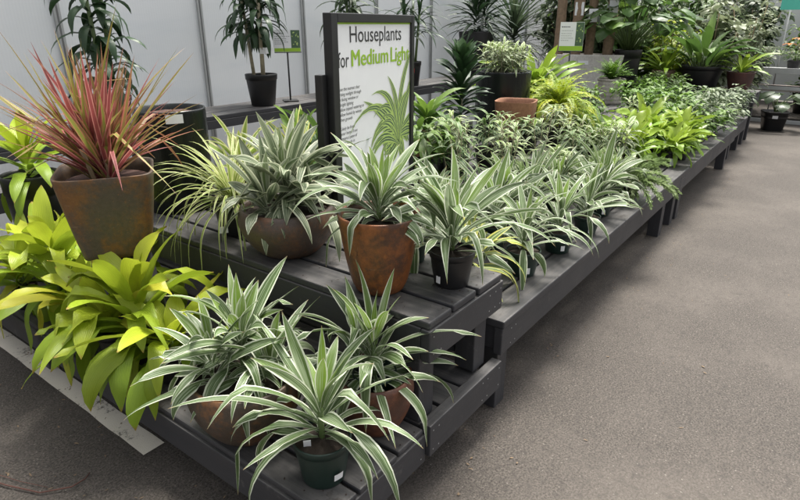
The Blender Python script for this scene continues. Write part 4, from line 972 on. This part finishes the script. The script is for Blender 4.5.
bgs = [  # x, y, base z, height, radius, leaf L, W, material, label
    (9.7, 3.0, .0, 2.1, .46, .20, .12, 'green', 'tall broad leaved shrub behind the sprawling climber'),
    (10.2, 2.55, .0, 1.75, .44, .12, .045, 'midgreen', 'loose light green shrub behind the tan pot'),
    (9.2, 3.55, .0, 2.2, .45, .24, .09, 'greygreen', 'tall grey leaved shrub beside the white mesh'),
    (10.9, 2.1, .0, 1.9, .48, .13, .06, 'greygreen', 'speckled grey shrub behind the wide black pot'),
    (10.6, 3.5, .0, 2.3, .6, .26, .07, 'dark', 'dark palm like shrub rising at the back centre'),
    (11.4, 2.85, .0, 2.3, .55, .17, .07, 'green', 'dense dark shrub at the back right of the row'),
    (13.3, 1.55, .0, 2.2, .5, .15, .09, 'greygreen', 'grey green shrub standing behind the far table'),
    (13.4, .55, .0, 1.75, .45, .12, .06, 'midgreen', 'fresh green shrub at the right edge behind the orange lily'),
    (12.9, 2.45, .0, 2.3, .55, .18, .08, 'green', 'tall green shrub behind the left end of the far table'),
    (13.6, -.6, .0, 1.9, .5, .14, .06, 'green', 'shrub behind the far table outside the right edge'),
    (12.6, 3.6, .0, 2.4, .65, .2, .08, 'greygreen', 'large pale shrub against the white end wall'),
    (11.6, 4.6, .0, 2.4, .65, .2, .06, 'midgreen', 'light shrub behind the white mesh'),
    (10.3, 1.75, .0, 1.95, .40, .18, .10, 'palegreen', 'pale grey leaved shrub directly behind the cast iron plant'),
    (11.0, 1.35, .0, 1.9, .42, .13, .05, 'palegreen', 'airy pale shrub between the cast iron plant and the far table'),
    (14.2, 2.1, .0, 2.5, .6, .2, .09, 'palegreen', 'tall pale shrub in front of the white end wall'),
    (14.2, .3, .0, 2.3, .6, .16, .08, 'green', 'deep green shrub at the end wall behind the orange lily'),
    (9.9, 2.25, .0, 1.6, .36, .10, .045, 'fernlime', 'yellow green shrub behind the lime fern in the tan pot'),
    (12.2, 2.75, .0, 2.0, .45, .22, .05, 'palegreen', 'shrub with long pale blades at the left end of the far table')]
for i, (x, y, z, H, rad, L, W, mt, lab) in enumerate(bgs):
    t = potted('tall_shrub', (x, y, z), lab, 'shrub', 'tall shrubs in the background'); make_pot(t, 'nursery', .2, .32, 'blackplastic')
    mb = MB(); sm = MB(); r = random.Random(700 + i)
    for k in range(9):
        az = k * GA; q = r.uniform(.25, 1.); h = H * r.uniform(.6, 1.)
        pts = [Vector((math.cos(az) * .05, math.sin(az) * .05, .28)), Vector((math.cos(az) * rad * .3 * q, math.sin(az) * rad * .3 * q, h * .5)), Vector((math.cos(az) * rad * q, math.sin(az) * rad * q, h))]
        sm.tube(pts, .012, .006, 6)
        for j in range(5):
            c = pts[0].lerp(pts[1], .4 + .15 * j) if j < 3 else pts[1].lerp(pts[2], (j - 2.2) * .5)
            c = pts[1].lerp(pts[2], j / 4 * 1.0) if j else c
            bush(mb, c, (.20, .20, .18), 26, L, W, 9000 + i * 100 + k * 9 + j, prof_oval, .2, 1.0, 3, .2, 4)
    mb.build('foliage', M[mt], t); sm.build('stem', M['cane'], t)

# ================================================================== SMALL THINGS ON THE GROUND
m = MB(); m.tube([(.40, 2.36, .006), (.46, 2.16, .012), (.52, 2.02, .010), (.60, 1.95, .016), (.65, 1.955, .012), (.68, 1.98, .006)], .0032, .0022, 6)
m.tube([(.45, 2.30, .006), (.50, 2.14, .010), (.55, 2.03, .006)], .0016, .001, 5)
tag(m.build('twig', M['twig'], None), 'thin dry curved twig lying on the asphalt at lower left', 'twig')
mb = MB(); r = random.Random(77)
for i in range(420):
    if i % 3 == 0: x, y = r.uniform(1.0, 9), .9 + r.gauss(0, .10)
    elif i % 3 == 1: x, y = r.uniform(.2, .95), r.uniform(1.2, 3.6)
    else: x, y = r.uniform(1.4, 9), r.uniform(-2, .95)
    leaf(mb, (x, y, .004 + r.random() * .003), r.random() * 6.3, r.uniform(0, .2), r.uniform(.006, .024), r.uniform(.003, .009), r.uniform(.1, .4), 0, .2, prof_oval, 3, 0, 0, None, r, 1, 0, 3)
tag(mb.build('leaf_litter', M['debris'], None), 'scattered dry leaf bits on the asphalt', 'litter', kind='stuff')
mb = MB()
for i in range(120):
    if i % 2: x, y, z = r.uniform(.9, 1.35), r.uniform(.95, 2.6), .294
    else: x, y, z = r.uniform(1.38, 1.86), r.uniform(.93, 1.4), .7045
    leaf(mb, (x, y, z), r.random() * 6.3, 0, r.uniform(.005, .014), r.uniform(.003, .006), .2, 0, .2, prof_oval, 3, 0, 0, None, r, 1, 0, 3)
tag(mb.build('soil_crumbs', M['soil'], None), 'spilled soil crumbs and leaf bits on the bench boards', 'litter', kind='stuff')

# ================================================================== LIGHT, WORLD, CAMERA
w = bpy.data.worlds.new('World'); scene.world = w; w.use_nodes = True
nt = w.node_tree; nt.nodes.clear(); out = nt.nodes.new('ShaderNodeOutputWorld')
sky = nt.nodes.new('ShaderNodeTexSky'); sky.sky_type = 'NISHITA'; sky.sun_disc = False
SUN_EL, SUN_AZ = 70, 8                             # azimuth counter-clockwise from +X, in degrees
sky.sun_elevation = R(SUN_EL); sky.sun_rotation = R(90 - SUN_AZ); sky.dust_density = 6; sky.air_density = 1.; sky.ozone_density = .8
hs = nt.nodes.new('ShaderNodeHueSaturation'); hs.inputs['Saturation'].default_value = .16
bg = nt.nodes.new('ShaderNodeBackground'); bg.inputs["Strength"].default_value = .15
nt.links.new(sky.outputs[0], hs.inputs['Color']); nt.links.new(hs.outputs[0], bg.inputs[0]); nt.links.new(bg.outputs[0], out.inputs[0])
sd = bpy.data.lights.new('sun', 'SUN'); sd.energy = 2.8; sd.angle = R(15); sd.color = (1, .95, .86)
so = bpy.data.objects.new('sun', sd); col.objects.link(so)
dv = Vector((math.cos(R(SUN_AZ)) * math.cos(R(SUN_EL)), math.sin(R(SUN_AZ)) * math.cos(R(SUN_EL)), math.sin(R(SUN_EL))))
so.rotation_euler = dv.to_track_quat('Z', 'Y').to_euler(); so.location = dv * 20
cd = bpy.data.cameras.new('camera'); cd.sensor_width = 36; cd.lens = 577 / 800 * 36; cd.clip_end = 300; cd.clip_start = .05
co = bpy.data.objects.new('camera', cd); col.objects.link(co); co.location = (0, 0, 1.6)
co.rotation_euler = (R(90) - math.atan(228 / 577), 0, R(36.75 - 90)); scene.camera = co
vs = scene.view_settings; vs.view_transform = 'Standard'; vs.look = 'None'; vs.gamma = 1; vs.use_curve_mapping = False; vs.exposure = 1.0
scene.cycles.max_bounces = 8; scene.cycles.transparent_max_bounces = 8
